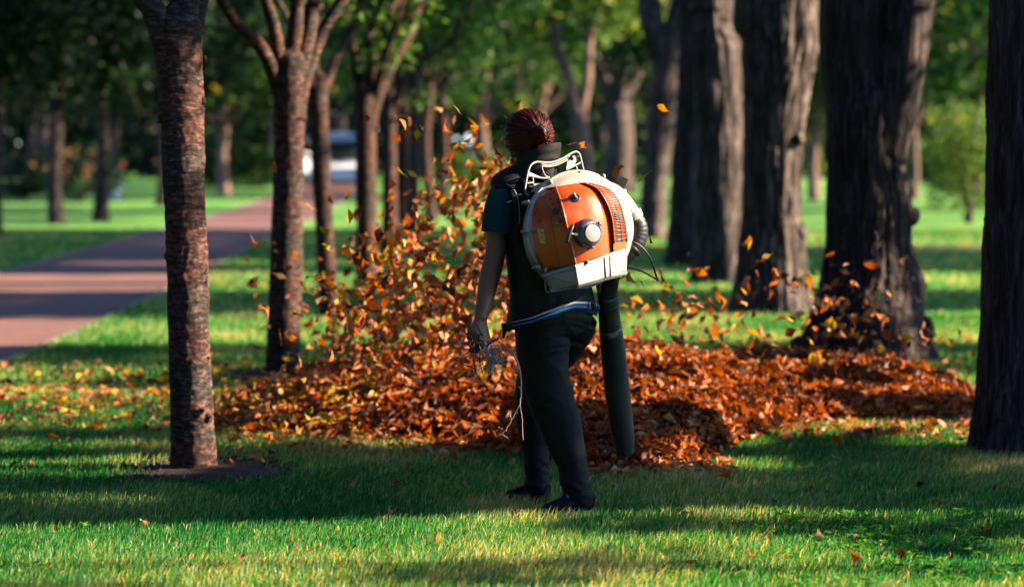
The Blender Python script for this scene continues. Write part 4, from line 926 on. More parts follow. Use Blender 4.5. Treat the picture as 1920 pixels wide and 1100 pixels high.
# clover among the grass at the lower right
P = []
for _ in range(650):
    px = rng.normal(1640, 190); py = rng.normal(1035, 50); 
    if fbm(px * .012, py * .03, 0, 8) > .47 and 880 < py < 1150: P.append(ground(px, py))
for _ in range(160): P.append(ground(rng.uniform(-20, 1940), rng.uniform(900, 1110)))
P = np.array(P); nP = len(P); Q = np.repeat(P, 3, 0); a = np.repeat(rng.uniform(0, 6.28, nP), 3) + np.tile([0, 2.09, 4.19], nP)
Q[:, 0] += np.cos(a) * .009; Q[:, 1] += np.sin(a) * .009; Q[:, 2] = np.repeat(rng.uniform(.022, .042, nP), 3)
o = link("clover", leaf_mesh("clover", Q, np.full(nP * 3, .02), rng.random(nP * 3), M['clover'], lie=2.0, wf=.95, curl=.1)); tag(o, kind='stuff')
# ------------------------------------------------------------------ the worker
PY = 9.9
person = empty("person", (xat(1045, PY), 9.92, 0), "person seen from behind in black vest, teal t-shirt and black trousers, carrying a leaf blower", "person")
PSI = rad(38); Fd = V(-math.sin(PSI), math.cos(PSI), 0); Rd = V(math.cos(PSI), math.sin(PSI), 0)     # facing, person's right
def A(px, py, dy=0.): return at(px, py, PY + dy)
S = FPX / PY                                                                                      # pixels per metre there
# --- body: one continuous skin surface
mb = MB()
tube(mb, [A(1035, 600), A(1035, 560), A(1028, 500), A(1020, 440), A(1012, 390), A(1006, 355), A(1000, 338)], [(.15, .11), (.165, .125), (.15, .12), (.16, .12), (.17, .12), (.15, .10), (.09, .08)], side=Rd, n=28)
tube(mb, [A(998, 345, .0), A(993, 315, .01), A(988, 285, .02)], [.07, .058, .055], n=20)
# far (right) arm reaching forward and down to the control handle on the tube
RA = [A(1072, 362, .18), A(1110, 440, .26), A(1128, 505, .28), A(1135, 560, .32)]
tube(mb, RA, [.056, .046, .038, .03], n=16)
# near (left) arm
LA = spline([list(A(955, 352, -.06)) + [.062], list(A(944, 380, -.08)) + [.058], list(A(933, 435, -.09)) + [.048], list(A(928, 480, -.10)) + [.044], list(A(918, 520, -.12)) + [.045], list(A(909, 562, -.15)) + [.037], list(A(901, 600, -.18)) + [.027]], 16)
tube(mb, LA[:, :3], [(r * .95, r * 1.05) for r in LA[:, 3]], n=20, side=(1, 0, 0))
# hand: palm, five bent fingers closed on the twigs
pal = [A(901, 596, -.18), A(900, 612, -.185), A(903, 630, -.19), A(906, 643, -.19)]
tube(mb, pal, [(.026, .021), (.036, .018), (.042, .017), (.040, .014)], side=(.8, .6, 0), n=16)
hx = unit(V(.8, .6, 0)); hd = V(0, 0, -1); hn = unit(np.cross(hx, hd))      # across the palm, down, palm normal
base = pal[3]
FING = [(-.030, .9, .0085), (-.010, 1.0, .0088), (.010, .95, .0085), (.029, .78, .0075)]
for off, ln, fr in FING:
    b0 = base + hx * off + V(0, 0, .004); b1 = b0 + hd * .033 * ln + hn * .012; b2 = b1 + hd * .012 * ln + hn * .026 * ln; b3 = b2 - hd * .018 * ln + hn * .010 * ln
    tube(mb, [b0 - hd * .012, b0, b0 * .5 + b1 * .5 + hn * .001, b1, b2, b3], [fr * 1.05, fr * 1.1, fr, fr, fr * .95, fr * .75], n=10, side=hx)
tb = pal[1] - hx * .028; tube(mb, [tb - hd * .01, tb + hd * .02 - hx * .014 + hn * .012, tb + hd * .046 - hx * .006 + hn * .030, tb + hd * .060 + hx * .010 + hn * .040], [.013, .012, .010, .008], n=10, side=hn)
# head: skull, jaw, nose, ears; it looks down to the left
Hc = A(990, 264, .02); FH = unit(V(-.62, .66, -.42)); RH = unit(np.cross(FH, V(0, 0, 1))); UH = np.cross(RH, FH); AX = np.array([FH, RH, UH])
def hp(f, r, u): return Hc + FH * f + RH * r + UH * u
ellipsoid(mb, hp(-.004, 0, .018), (.094, .074, .092), AX, 28, 20)
ellipsoid(mb, hp(.022, 0, -.045), (.062, .055, .062), AX, 22, 16)
ellipsoid(mb, hp(.050, 0, -.088), (.028, .032, .022), AX, 16, 12)
tube(mb, [hp(.084, 0, .004), hp(.096, 0, -.014), hp(.108, 0, -.034), hp(.092, 0, -.042)], [.008, .011, .014, .010], n=10, side=RH)       # nose
for s in (-1, 1):
    ellipsoid(mb, hp(-.006, s * .076, -.010), (.018, .009, .030), AX, 12, 10); ellipsoid(mb, hp(.060, s * .030, -.022), (.024, .022, .022), AX, 12, 10)
    ellipsoid(mb, hp(.082, s * .030, .018), (.014, .022, .007), AX, 12, 8)
tube(mb, [hp(.084, -.022, -.066), hp(.092, 0, -.064), hp(.084, .022, -.066)], [.004, .008, .004], n=8); tube(mb, [hp(.082, -.018, -.074), hp(.089, 0, -.075), hp(.082, .018, -.074)], [.004, .008, .004], n=8)
body = remesh(mb, "body", M['skin'], person, .0042, 4)
for s in (-1, 1):
    e = MB(); ellipsoid(e, hp(.078, s * .031, .004), (.010, .013, .010), AX, 14, 10); e.build("eye", M['white_piping'], body)

# --- hair: cap, a loose twisted knot, many strands
mb = MB(); ph = np.linspace(.001, 2.45, 30); th = np.linspace(0, 2 * math.pi, 56, endpoint=False); vv = []; rr = []
for p_ in ph:
    for t_ in th:
        d = V(math.sin(p_) * math.cos(t_), math.sin(p_) * math.sin(t_), math.cos(p_))
        front = max(0, d[0]); low = max(0, -d[2] + .1)
        r = V(.107, .092, .106) * (1 - .30 * front * low * 1.6 - .10 * front) * (1 + .05 * (fbm(t_ * 2 + 9, p_ * 2.3, 0, 3) - .5) * 2)
        vv.append(hp(-.010, 0, .014) + AX.T @ (d * r)); rr.append(float(np.clip(.2 + .5 * fbm(t_ * 9, p_ * 1.2, 2, 6), 0, 1)))
mb.add(vv, [f[::-1] for f in grid_faces(30, 56)], np.array(rr))
hair = mb.build("hair", M['hair'], person)
mb = MB()
def surf(th_, p_, k=1.0):
    d = V(math.sin(p_) * math.cos(th_), math.sin(p_) * math.sin(th_), math.cos(p_)); fr = max(0, d[0]); lo = max(0, -d[2] + .1)
    return hp(-.010, 0, .014) + AX.T @ (d * V(.107, .092, .106) * (1 - .48 * fr * lo - .10 * fr) * k)
KN = A(1014, 250, -.088)                                  # knot at the back of the head
for k in range(900):
    t0 = rng.uniform(0, 2 * math.pi); p0 = rng.uniform(.0, 2.3); kk = 1.0 + .055 * rng.random() ** 2
    a = surf(t0, p0, kk); dirn = KN - a; n_ = 6
    if np.dot(unit(a - Hc), unit(KN - Hc)) < -.55: 
        pts = [surf(t0 + .05 * q, p0 + .12 * q, kk + .006 * q) for q in range(n_)]
    else:
        pts = []
        for q in np.linspace(0, 1, n_):
            g = a + dirn * q * .82; c_ = hp(-.010, 0, .014); dd = AX @ (g - c_); e_ = dd / V(.107, .092, .106); m_ = np.linalg.norm(e_); pts.append(c_ + AX.T @ (dd / max(m_, .01) * kk) if m_ < kk else g)
    wv = rng.normal(0, .0022, (n_, 3)); wv[0] = 0; pts = [p_ + w_ for p_, w_ in zip(pts, wv)]; P = spline(pts, 9); tube(mb, P, [.0007 + rng.uniform(.0008, .0032) * math.sin(math.pi * min(1, (i + .5) / 8)) for i in range(9)], n=4, caps=False, rnd=float(np.clip(rng.beta(1.6, 1.5), 0, 1)))
for k in range(260):                                     # the knot itself: looping strands
    ax1 = unit(rng.normal(size=3)); ax2 = unit(np.cross(ax1, rng.normal(size=3))); R_ = rng.uniform(.014, .044); ph0 = rng.uniform(0, 6.28)
    P = [KN + unit(KN - Hc) * .004 + (ax1 * math.cos(ph0 + q) + ax2 * math.sin(ph0 + q) * .8) * R_ * (1 - .07 * q) + V(0, 0, -.004 * q) for q in np.linspace(0, 3.4, 10)]
    tube(mb, P, [.0018] * 9 + [.0006], n=4, caps=False, rnd=float(rng.beta(2.2, 1.4)))
for px0, py0, px1, py1 in ((965, 233, 938, 236), (968, 230, 944, 240), (962, 240, 944, 233), (953, 225, 947, 213), (1020, 260, 1033, 282), (958, 300, 953, 318), (955, 285, 950, 306), (1005, 212, 996, 206)):
    a = A(px0, py0, -.02); b_ = A(px1, py1, -.05); P = spline([a, (a + b_) / 2 + rng.normal(0, .008, 3), b_], 7); tube(mb, P, [.0012] * 6 + [.0004], n=4, rnd=.3)
mb.build("strands", M['hair'], person).parent = hair
mb = MB(); tube(mb, [KN + V(-.01, -.03, .03), KN + V(.012, -.036, .012), KN + V(.022, -.034, -.012)], [.005, .007, .004], n=8)
mb.build("hair_clip", M['black_plastic'], person).parent = hair

# --- t-shirt: sleeves and what shows of it
mb = MB()
SL = spline([list(A(965, 356, -.04)) + [.050], list(A(951, 362, -.07)) + [.064], list(A(942, 380, -.08)) + [.067], list(A(935, 410, -.088)) + [.066], list(A(931, 437, -.092)) + [.064]], 16)
SLp = SL[:, :3]; tube(mb, SLp, [(r * 1.0, r * 1.12) for r in SL[:, 3]], side=(1, 0, 0), n=40, caps=False); tube(mb, SLp[::-1], [(r * .95, r * 1.06) for r in SL[::-1, 3]], side=(1, 0, 0), n=40, caps=False)
sh = mb.build("sleeve", M['teal'], person)
mb = MB(); tube(mb, [A(1066, 352, .14), A(1082, 380, .2), A(1098, 415, .24), A(1106, 435, .26)], [.07, .07, .064, .062], n=24); mb.build("sleeve", M['teal'], person)
displace(sh, lambda P, N: .005 * (fbm(P[:, 0] * 18, P[:, 1] * 18, P[:, 2] * 30 + P[:, 0] * 30, 2) - .5) + .003 * (fbm(P[:, 0] * 50, P[:, 1] * 50, P[:, 2] * 14, 3) - .5))

# --- vest: torso shell with an uneven hem, stand-up collar
def hem_py(px): return np.interp(px, [935, 945, 965, 1000, 1030, 1055, 1075, 1098, 1125, 1140], [611, 607, 601, 591, 578, 568, 563, 565, 579, 582])
rows = [(330, 1008, .075, .07), (338, 1004, .115, .085), (350, 1003, .155, .105), (370, 1008, .172, .12), (410, 1013, .176, .128), (460, 1018, .176, .13), (510, 1026, .180, .135), (545, 1032, .187, .142), (575, 1036, .198, .150)]
mb = MB(); n = 72; vv = []; rows2 = spline([(a, b, c, d) for a, b, c, d in rows], 34)
ang = np.linspace(0, 2 * math.pi, n, endpoint=False)
def vring(py, px, ra, rb, k=1.0):
    c = A(px, py); return [c + Rd * ra * k * math.cos(a) + Fd * rb * k * math.sin(a) for a in ang]
for (py, px, ra, rb) in rows2: vv += vring(py, px, ra, rb)
hemc = [(1038, .2035, .155)] * 4
last = vring(575, 1036, .198, .150); hemR = []
for q in (.25, .5, .75, 1.0):
    for i, p_ in enumerate(last):
        back = math.sin(ang[i]) < .15
        px_, _ = proj(p_); zt = zat(float(hem_py(px_)) if back else 612, PY); p2 = p_.copy(); p2[2] = p_[2] + (zt - p_[2]) * q; out_ = unit(p_ - A(1036, 575)) * .010 * q; out_[2] = 0; vv.append(p2 + out_); 
        if q == 1.0: hemR.append(p2 + out_)
mb.add(vv, [f[::-1] for f in grid_faces(len(rows2) + 4, n)])
mb.add([p_ * 1.0 for p_ in hemR] + [p_ * .85 + A(1036, 575) * .15 for p_ in hemR], grid_faces(2, n))
vest = mb.build("vest", M['black_cloth'], person)
sm = vest.modifiers.new("s", 'SUBSURF'); sm.levels = 1; sm.render_levels = 1
displace(vest, lambda P, N: .011 * (fbm(P[:, 0] * 9, P[:, 1] * 9, P[:, 2] * 17 + P[:, 0] * 7, 12) - .5) + .012 * np.exp(-((P[:, 2] - zat(552, PY)) / .05) ** 2) * (vnoise(P[:, 0] * 40, P[:, 1] * 20, P[:, 2] * 26, 7) - .5) * 2)
# armhole edge: shoulder flange that overhangs the sleeve, with its grey piping
mb = MB(); tube(mb, [A(985, 326, .02), A(965, 332, -.03), A(948, 340, -.07), A(934, 347, -.09), A(925, 351, -.095)], [(.07, .05), (.082, .046), (.080, .042), (.066, .030), (.04, .012)], side=Fd, n=24)
fl = mb.build("shoulder_panel", M['black_cloth'], person)
pip = MB()
def band(name, off0, off1, mat, out_, i0=None):
    b_ = MB(); U = []; 
    idx = [i for i in range(n) if math.sin(ang[i]) < .05 and proj(hemR[i])[0] < 1127]; idx = sorted(idx, key=lambda i: proj(hemR[i])[0])
    for i in idx:
        p_ = hemR[i]; px_ = proj(p_)[0]; w = np.interp(px_, [940, 1010, 1040, 1130], [.25, .5, 1, 1]) if off0 < .02 else np.interp(px_, [1000, 1030, 1050, 1130], [0, .5, 1, 1])
        o_ = unit(p_ - V(*A(1036, 575)[:2], p_[2])) * out_
        U.append((p_ + o_ + V(0, 0, -off0 * 1), p_ + o_ + V(0, 0, -(off0 + (off1 - off0) * w))))
    U = [spline([u[k] for u in U], 80) for k in (0, 1)]; vv_ = []
    for a, c_ in zip(*U): o2 = unit(a - V(*A(1036, 575)[:2], a[2])) * .002; vv_ += [a, c_, c_ + o2, a + o2]
    b_.add(vv_, [[4 * k + j, 4 * k + (j + 1) % 4, 4 * k + 4 + (j + 1) % 4, 4 * k + 4 + j] for k in range(79) for j in range(4)]); o = b_.build(name, mat, person); o.parent = vest; return o
band("hem_piping", -.004, .006, M['white_piping'], .003)
band("hem_stripe", .0095, .023, M['blue_piping'], .003)
# dark band below the stripe, worn shirt hem
b_ = MB(); vv_ = []
for k_ in (0, 1): vv_ += [p_ + V(0, 0, -.004 - .034 * k_ * np.interp(proj(p_)[0], [940, 1000, 1050, 1130], [.3, .6, 1, 1])) - unit(p_ - V(*A(1036, 575)[:2], p_[2])) * (.002 + .004 * k_) for p_ in hemR]
b_.add(vv_, [f[::-1] for f in grid_faces(2, n)]); b_.build("hem_band", M['black_cloth'], person).parent = vest
# collar
mb = MB(); cr = [(340, 1002, .118, .10, 0), (325, 1003, .104, .097, 2), (312, 1005, .094, .09, 6), (306, 1006, .097, .092, 7), (296, 1008, .093, .089, 9), (288, 1010, .092, .088, 11), (283, 1010, .091, .087, 12), (280, 1011, .086, .082, 12), (285, 1010, .080, .076, 12), (304, 1006, .078, .074, 8)]
vv = []; 
for py, px, ra, rb, tilt in spline([c for c in cr], 26):
    c = A(px, py, -.02)
    for a in np.linspace(0, 2 * math.pi, 48, endpoint=False):
        p_ = c + V(1, 0, 0) * ra * math.cos(a) + V(0, 1, 0) * rb * math.sin(a); p_[2] += tilt / S * math.cos(a) - .01 * math.sin(a); vv.append(p_)
mb.add(vv, [f[::-1] for f in grid_faces(26, 48)]); colr = mb.build("collar", M['black_cloth'], person); colr.parent = vest
displace(colr, lambda P, N: .012 * (fbm(P[:, 0] * 8 + P[:, 2] * 20, P[:, 1] * 8, P[:, 2] * 42 - P[:, 0] * 12, 22) - .5) + .004 * (fbm(P[:, 0] * 30, P[:, 1] * 30, P[:, 2] * 60, 23) - .5))
# toggle hanging at the front left of the hem
mb = MB(); tube(mb, [A(945, 606, -.06), A(946, 620, -.06), A(944, 634, -.06)], [.012, .010, .003], n=8); mb.build("hem_toggle", M['black_cloth'], person).parent = vest

# --- trousers
mb = MB()
tube(mb, [A(1036, 560), A(1036, 585), A(1035, 605), A(1038, 628)], [(.172, .135), (.185, .143), (.18, .138), (.15, .11)], side=Rd, n=40)
def leg(rows, side):
    L = spline([list(at(px, py, Y)) + [ra, rb] for px, py, Y, ra, rb in rows], 40); tube(mb, L[:, :3], [(a, b_) for a, b_ in L[:, 3:]], side=side, n=32)
leg([(1022, 592, 9.87, .112, .118), (1016, 640, 9.86, .109, .112), (1020, 690, 9.86, .099, .103), (1030, 740, 9.86, .094, .097), (1047, 785, 9.84, .089, .090), (1061, 830, 9.81, .074, .080), (1073, 870, 9.79, .060, .068), (1079, 905, 9.79, .054, .060), (1084, 932, 9.79, .056, .062), (1087, 953, 9.79, .054, .060)], (1, 0, 0))
leg([(1078, 590, 10.02, .10, .11), (1062, 625, 10.05, .098, .105), (1030, 670, 10.10, .092, .10), (1006, 720, 10.13, .086, .09), (999, 770, 10.12, .077, .08), (1003, 820, 10.10, .063, .07), (1006, 865, 10.08, .053, .06), (1007, 905, 10.07, .047, .053), (1007, 928, 10.07, .050, .055), (1008, 944, 10.07, .047, .052)], (1, 0, 0))
pants = remesh(mb, "trousers", M['pants'], person, .0085, 8)
def pw(P, N):
    px_, py_ = proj(P.astype(float))
    d = .004 * (fbm(P[:, 0] * 12, P[:, 1] * 12, P[:, 2] * 10, 4) - .5) * 2
    def ridge(a, b_, sd): n__ = vnoise(a, b_, 0 * a, sd); return (1 - abs(2 * n__ - 1)) ** 2.5
    sag = 10 * np.sin((px_ - 1010) / 28.0)
    w1 = np.exp(-((py_ - 640) / 42) ** 2) * np.clip((px_ - 990) / 35, 0, 1); d += .009 * w1 * ridge(px_ * .016, (py_ + sag) * .115, 5)
    w2 = np.exp(-((py_ - 755) / 38) ** 2) * np.clip((px_ - 1000) / 30, 0, 1); d += .007 * w2 * ridge(px_ * .02, (py_ + .5 * px_) * .075, 6)
    d += .004 * ridge(P[:, 0] * 7, P[:, 2] * 16 + P[:, 0] * 10, 16)
    w3 = np.clip((py_ - 850) / 60, 0, 1); d += .010 * w3 * ridge((px_ * .03), (py_ - .4 * px_) * .10, 17); d += .008 * w3 * (fbm(P[:, 0] * 13, P[:, 1] * 13, P[:, 2] * 34 + P[:, 0] * 16, 15) - .5) * 2
    return d
displace(pants, pw)
# --- shoes
def shoe(toe, heel, hgt, lab):
    toe, heel = ground(*toe), ground(*heel); d = unit((toe - heel) * V(1, 1, 0)); s_ = np.cross(d, V(0, 0, 1)); L = np.linalg.norm(toe - heel)
    L = hgt; heel = heel + d * .010
    mb = MB(); prof = [(0.0, .030, .055), (.06, .034, .060), (.18, .036, .062), (.34, .036, .058), (.52, .041, .052), (.72, .046, .040), (.88, .040, .032), (.97, .025, .022), (1.0, .010, .012)]
    P = spline([(t, w_, h_) for t, w_, h_ in prof], 22)
    tube(mb, [heel + d * L * t + V(0, 0, .018 + h_ * .62) for t, w_, h_ in P], [(w_, h_ * .72) for t, w_, h_ in P], side=s_, n=24, power=2.3)
    o = mb.build("shoe", M['shoe'], person)
    so = MB(); P2 = spline([(-.01, .032), (.05, .040), (.2, .043), (.45, .041), (.72, .049), (.9, .042), (1.01, .014)], 18)
    vv_ = []
    for z0, k_ in ((.002, .98), (.004, 1.0), (.022, 1.0), (.026, .96)):
        for sg in (1, -1):
            for t, w_ in (P2 if sg > 0 else P2[::-1]): vv_.append(heel + d * L * t + s_ * sg * w_ * k_ + V(0, 0, z0))
    n_ = 36; so.add(vv_, grid_faces(4, n_) + [list(range(n_))[::-1], [3 * n_ + k for k in range(n_)]]); so.build("sole", M['sole'], person, bevel=.002).parent = o
    tr = MB(); c_ = [heel + d * L * .52 + s_ * .043 * q + V(0, 0, .052 + .045 * math.sqrt(max(0, 1 - q * q)) - .02 * abs(q)) for q in np.linspace(-1, 1, 11)]
    tube(tr, c_, [.0035] * 11, n=6); tr.build("trim", M['sole'], person).parent = o
    return o
shoe((1017, 972), (1113, 966), .215, ""); shoe((957, 944), (1029, 950), .195, "")

# ------------------------------------------------------------------ leaf blower (rests on the worker, a thing of its own)
PN = unit(V(math.sin(rad(35)), -math.cos(rad(35)), .10)); P0 = at(1075, 430, 9.80)
def B(px, py, h):
    """point of the plane parallel to the back plate, h metres out from it, seen at (px, py)"""
    d = ray(px, py); o_ = V(0, 0, 1.48); q = P0 + PN * h; return o_ + d * (np.dot(q - o_, PN) / np.dot(d, PN))
blower = empty("leaf_blower", B(1075, 430, .05), "orange and cream backpack leaf blower with a long black tube, on the worker's back", "leaf blower")
# fan housing: rings from the back plate outwards
def ell(cx_, cy_, rx, ry, h, n=72, e=2.0):
    return [B(cx_ + rx * math.cos(a) * (1 + .0 * a), cy_ - ry * math.sin(a), h) for a in np.linspace(0, 2 * math.pi, n, endpoint=False)]
mb = MB(); rings = [(1062, 436, 78, 98, .005), (1066, 435, 86, 105, .02), (1074, 432, 92, 108.5, .045), (1079, 431, 95, 110.5, .062), (1081, 430, 97, 111.5, .066), (1085, 430, 97.5, 111.5, .076), (1087, 430, 95.5, 109.5, .080), (1094, 430, 93, 106, .098), (1100, 428, 88, 100, .116), (1104, 427, 80, 92, .128), (1107, 427, 66, 80, .134), (1108, 427, 40, 48, .136)]
RG = spline(rings, 40); vv = []
for r in RG: vv += ell(*r)
mb.add(vv, [f for f in grid_faces(40, 72)] + [[39 * 72 + k for k in range(72)]])
housing = mb.build("fan_housing", M['cream'], blower)
# outlet swelling from the housing to the hose
mb = MB(); P = spline([list(B(1120, 352, .07)) + [.034], list(B(1148, 362, .075)) + [.04], list(B(1168, 382, .08)) + [.041], list(B(1182, 402, .082)) + [.040]], 12); tube(mb, P[:, :3], P[:, 3], n=28); mb.build("outlet", M['cream'], blower)
mb = MB()
for px, py in ((987, 380), (1028, 342), (1083, 325), (1127, 331), (1166, 359), (985, 434), (1006, 501), (1196, 402)):
    c = B(px, py, .075); tube(mb, [c - PN * .022, c + PN * .018, c + PN * .022], [.0085, .0085, .005], n=12); ellipsoid(mb, c + PN * .016, (.0095, .0095, .0095), nu=12, nv=8)
mb.build("screw_boss", M['cream'], blower).parent = housing
mb = MB(); a_ = B(1173, 411, .085); b2 = B(1193, 400, .085)   # cuff clamp
cdir = unit(B(1190, 424, .08) - B(1172, 385, .08)); cc0 = B(1182, 401, .08)
tube(mb, [cc0 - cdir * .006, cc0 - cdir * .004, cc0 + cdir * .022, cc0 + cdir * .026], [.043, .047, .047, .043], n=32, side=PN); box(mb, B(1202, 408, .085), (.018, .03, .02)); mb.build("cuff", M['cream'], blower, bevel=.002)
# orange cover, columns of a lofted skin: (px, py, h)
CL = [(1038, 352, .12), (1016, 370, .112), (1005, 400, .11), (1003, 435, .11), (1010, 474, .11), (1025, 503, .12)]
CM0 = [(1039, 351, .14), (1046, 373, .185), (1054, 404, .222), (1061, 434, .23), (1068, 465, .23), (1074, 496, .225)]
CM = [(1041, 350, .15), (1050, 374, .205), (1058, 404, .24), (1065, 434, .245), (1072, 464, .245), (1079, 494.5, .24)]
CA = [(1060, 347, .17), (1080, 370, .24), (1092, 400, .262), (1100, 430, .27), (1106, 459, .268), (1110, 485, .26)]
CG0 = [(1080.5, 343.5, .18), (1105, 355, .234), (1120, 374, .260), (1131, 398, .267), (1137, 425, .266), (1141, 474, .255)]
CG = [(1082, 343.5, .172), (1107, 355, .218), (1122, 374, .243), (1133, 398, .25), (1139, 425, .249), (1143, 473, .238)]
CV0 = [(1086, 342.5, .170), (1113, 353, .217), (1128, 373, .241), (1139, 397, .247), (1145, 424, .246), (1148, 472, .235)]
CV1 = [(1088, 342, .178), (1116, 352.5, .230), (1131, 372, .254), (1142, 396, .260), (1148, 423, .259), (1151, 471, .248)]
CV2 = [(1097, 341, .175), (1138, 353, .212), (1157, 371, .224), (1167, 397, .226), (1173.5, 428, .222), (1177, 463, .212)]
CVb = [(p[0] + 1, p[1], .165 if k else .15) for k, p in enumerate(CV2)]
def drop(C, h): return [(B(*p), h) for p in C]
NR = 40
def colP(C, hh=None): 
    P = spline(C, NR); return [B(a, b_, c_) for a, b_, c_ in P]
cols = [colP(c_) for c_ in (CL, CM0, CM, CA, CG0, CG, CV0, CV1, CV2)]
fine = []
for k in range(len(cols) - 1):
    m_ = {1: 2, 2: 8, 3: 8, 0: 8, 7: 6}.get(k, 2)
    for q in range(m_):
        t_ = q / m_
        if k in (2, 3): # bulge of the face
            fine.append([cols[k][i] * (1 - t_) + cols[k + 1][i] * t_ + PN * .004 * math.sin(math.pi * t_) for i in range(NR)])
        else: fine.append([cols[k][i] * (1 - t_) + cols[k + 1][i] * t_ for i in range(NR)])
fine.append(cols[-1]); V1I = len(fine) - 7
fine = [[c_[0] - PN * .07] + c_ + [c_[-1] - PN * .10] for c_ in fine]
fine = [[p_ - PN * .05 for p_ in fine[0]]] + fine + [[p_ - PN * .13 for p_ in fine[-1]]]
nc = len(fine); mb = MB(); mb.add([p_ for c_ in fine for p_ in c_], [f[::-1] for f in grid_faces(nc, NR + 2, False)])
cover = mb.build("engine_cover", M['orange'], blower)
cover.modifiers.new("e", 'EDGE_SPLIT').split_angle = rad(38)
# surface lookup in the picture plane of the cover
GV = np.array([p_ for c_ in fine[1:-1] for p_ in c_[1:-1]]).reshape(nc - 2, NR, 3)
def dense(G, a, b_):
    G = np.array([spline(g, b_) for g in G]); return np.array([[G[int(i)][j] * (1 - (i % 1)) + G[min(int(i) + 1, len(G) - 1)][j] * (i % 1) for j in range(b_)] for i in np.linspace(0, len(G) - 1.001, a)])
GD = dense(GV, 160, 160); gpx, gpy = proj(GD); 
def SF(px, py, lift=.001):
    k = np.argmin((gpx - px) ** 2 + (gpy - py) ** 2); i, j = divmod(k, 160); i0, i1 = max(i - 2, 0), min(i + 2, 159); j0, j1 = max(j - 2, 0), min(j + 2, 159)
    nn = unit(np.cross(GD[i1, j] - GD[i0, j], GD[i, j1] - GD[i, j0])); nn = nn if nn[1] < 0 else -nn
    return GD[i, j] + nn * lift, nn
def patch(name, poly, mat, parent, lift=.0015, thick=.0, n_=6):
    """thin plate that follows the cover inside a polygon of pixel corners (4 corners)"""
    a, b_, c_, d_ = [np.array(q, float) for q in poly]; mb = MB(); vv = []
    for i in range(n_ + 1):
        for j in range(n_ + 1):
            u, v_ = i / n_, j / n_; q = (a * (1 - u) + b_ * u) * (1 - v_) + (d_ * (1 - u) + c_ * u) * v_; vv.append(SF(q[0], q[1], lift)[0])
    mb.add(vv, grid_faces(n_ + 1, n_ + 1, False)); o = mb.build(name, mat, blower); o.parent = parent; return o
# louvred grille on the right shoulder of the cover: dark recess and orange bars
g1 = [colP(CV1), colP(CV2)]
mb = MB(); rec = []
for i in range(NR): rec += [g1[0][i] * .93 + g1[1][i] * .07 + PN * .0008, g1[0][i] * .08 + g1[1][i] * .92 + PN * .0008]
mb.add(rec[6:-6], grid_faces(NR - 6, 2, False)); mb.build("grille_recess", M['black_plastic'], blower).parent = cover
ga, gb = np.array(g1[0]), np.array(g1[1]); ga2 = spline(ga, 200); gb2 = spline(gb, 200)
def gpt(t, s): i = min(199, max(0, int(t * 199))); return ga2[i] * (1 - s) + gb2[i] * s
mb = MB(); NB = 25
for k in range(NB + 1):
    t = .075 + .83 * k / NB
    a, b_ = gpt(t + .005, .05), gpt(t - .012, .95); tube(mb, [a + PN * .003, (a + b_) / 2 + PN * .0048, b_ + PN * .003], [(.0018, .0020)] * 3, side=PN, n=6)
for s in (.04, .96): tube(mb, [gpt(t, s) + PN * .0028 for t in np.linspace(.05, .93, 24)], [(.003, .0034)] * 24, side=PN, n=6)
tube(mb, [gpt(t, .62) + PN * .0028 for t in np.linspace(.5, .93, 14)], [.0016] * 14, side=PN, n=5)
mb.build("grille", M['orange'], blower).parent = cover
mb = MB(); c0 = SF(1168, 405, .004)[0]; c1 = SF(1164, 417, .004)[0]
patch("grille_cap", [(1151, 398), (1160, 397), (1164, 412), (1155, 413)], M['black_plastic'], cover, .0065)
for q in ((1155.5, 402), (1158.5, 408)):
    c_, nn = SF(*q, .008); mb = MB(); tube(mb, [c_ + V(math.cos(a) * .0065, 0, math.sin(a) * .0065) for a in np.linspace(0, 6.28, 13)], [.0008] * 13, n=4); mb.build("cap_mark", M['silver'], blower).parent = cover
# ridge highlight edge, panel seams on the dark side
mb = MB(); P = colP(CM); tube(mb, [p_ + PN * .001 for p_ in P], [.0045] * NR, n=8, caps=True); mb.build("ridge_bead", M['orange'], blower).parent = cover
def seam(px_list, r_=.0012, mat='black_plastic', lift=.0004, name="seam"):
    mb = MB(); P = spline(px_list, 22); tube(mb, [SF(a, b_, lift)[0] for a, b_ in P], [r_] * 22, n=5); mb.build(name, M[mat], blower).parent = cover
seam([(1019, 370), (1025, 386), (1033, 410), (1040, 445), (1049, 504)])
seam([(1027, 392), (1034, 418), (1037, 421), (1056, 422)], .0018, 'orange', .001, "control_panel_rim"); seam([(1027, 392), (1044, 374), (1055, 412), (1056, 422)], .0016, 'orange', .001, "control_panel_rim")
def knob(px, py, r_, h_, mat, name, n_=20, par=None):
    c_, nn = SF(px, py, 0); mb = MB(); disc(mb, c_, nn, r_, -.002, h_, n=n_); o = mb.build(name, M[mat], blower); o.parent = par or cover; return o
knob(1042, 396.5, .0155, .004, 'black_plastic', "throttle_hole"); knob(1049.5, 413.5, .0105, .003, 'black_plastic', "primer_socket"); 
c_, nn = SF(1049.5, 413.5, .003); mb = MB(); ellipsoid(mb, c_, (.008, .008, .008)); mb.build("primer_bulb", M['gunmetal'], blower).parent = cover
knob(1038.5, 383.5, .0045, .0018, 'black_plastic', "screw_hole"); knob(1044, 380, .005, .0018, 'black_plastic', "screw_hole"); knob(1031.5, 373.5, .0065, .0018, 'black_plastic', "screw_hole"); knob(1013, 416, .004, .0015, 'black_plastic', "screw_hole"); knob(1102, 470, .002, .001, 'black_plastic', "screw_hole")
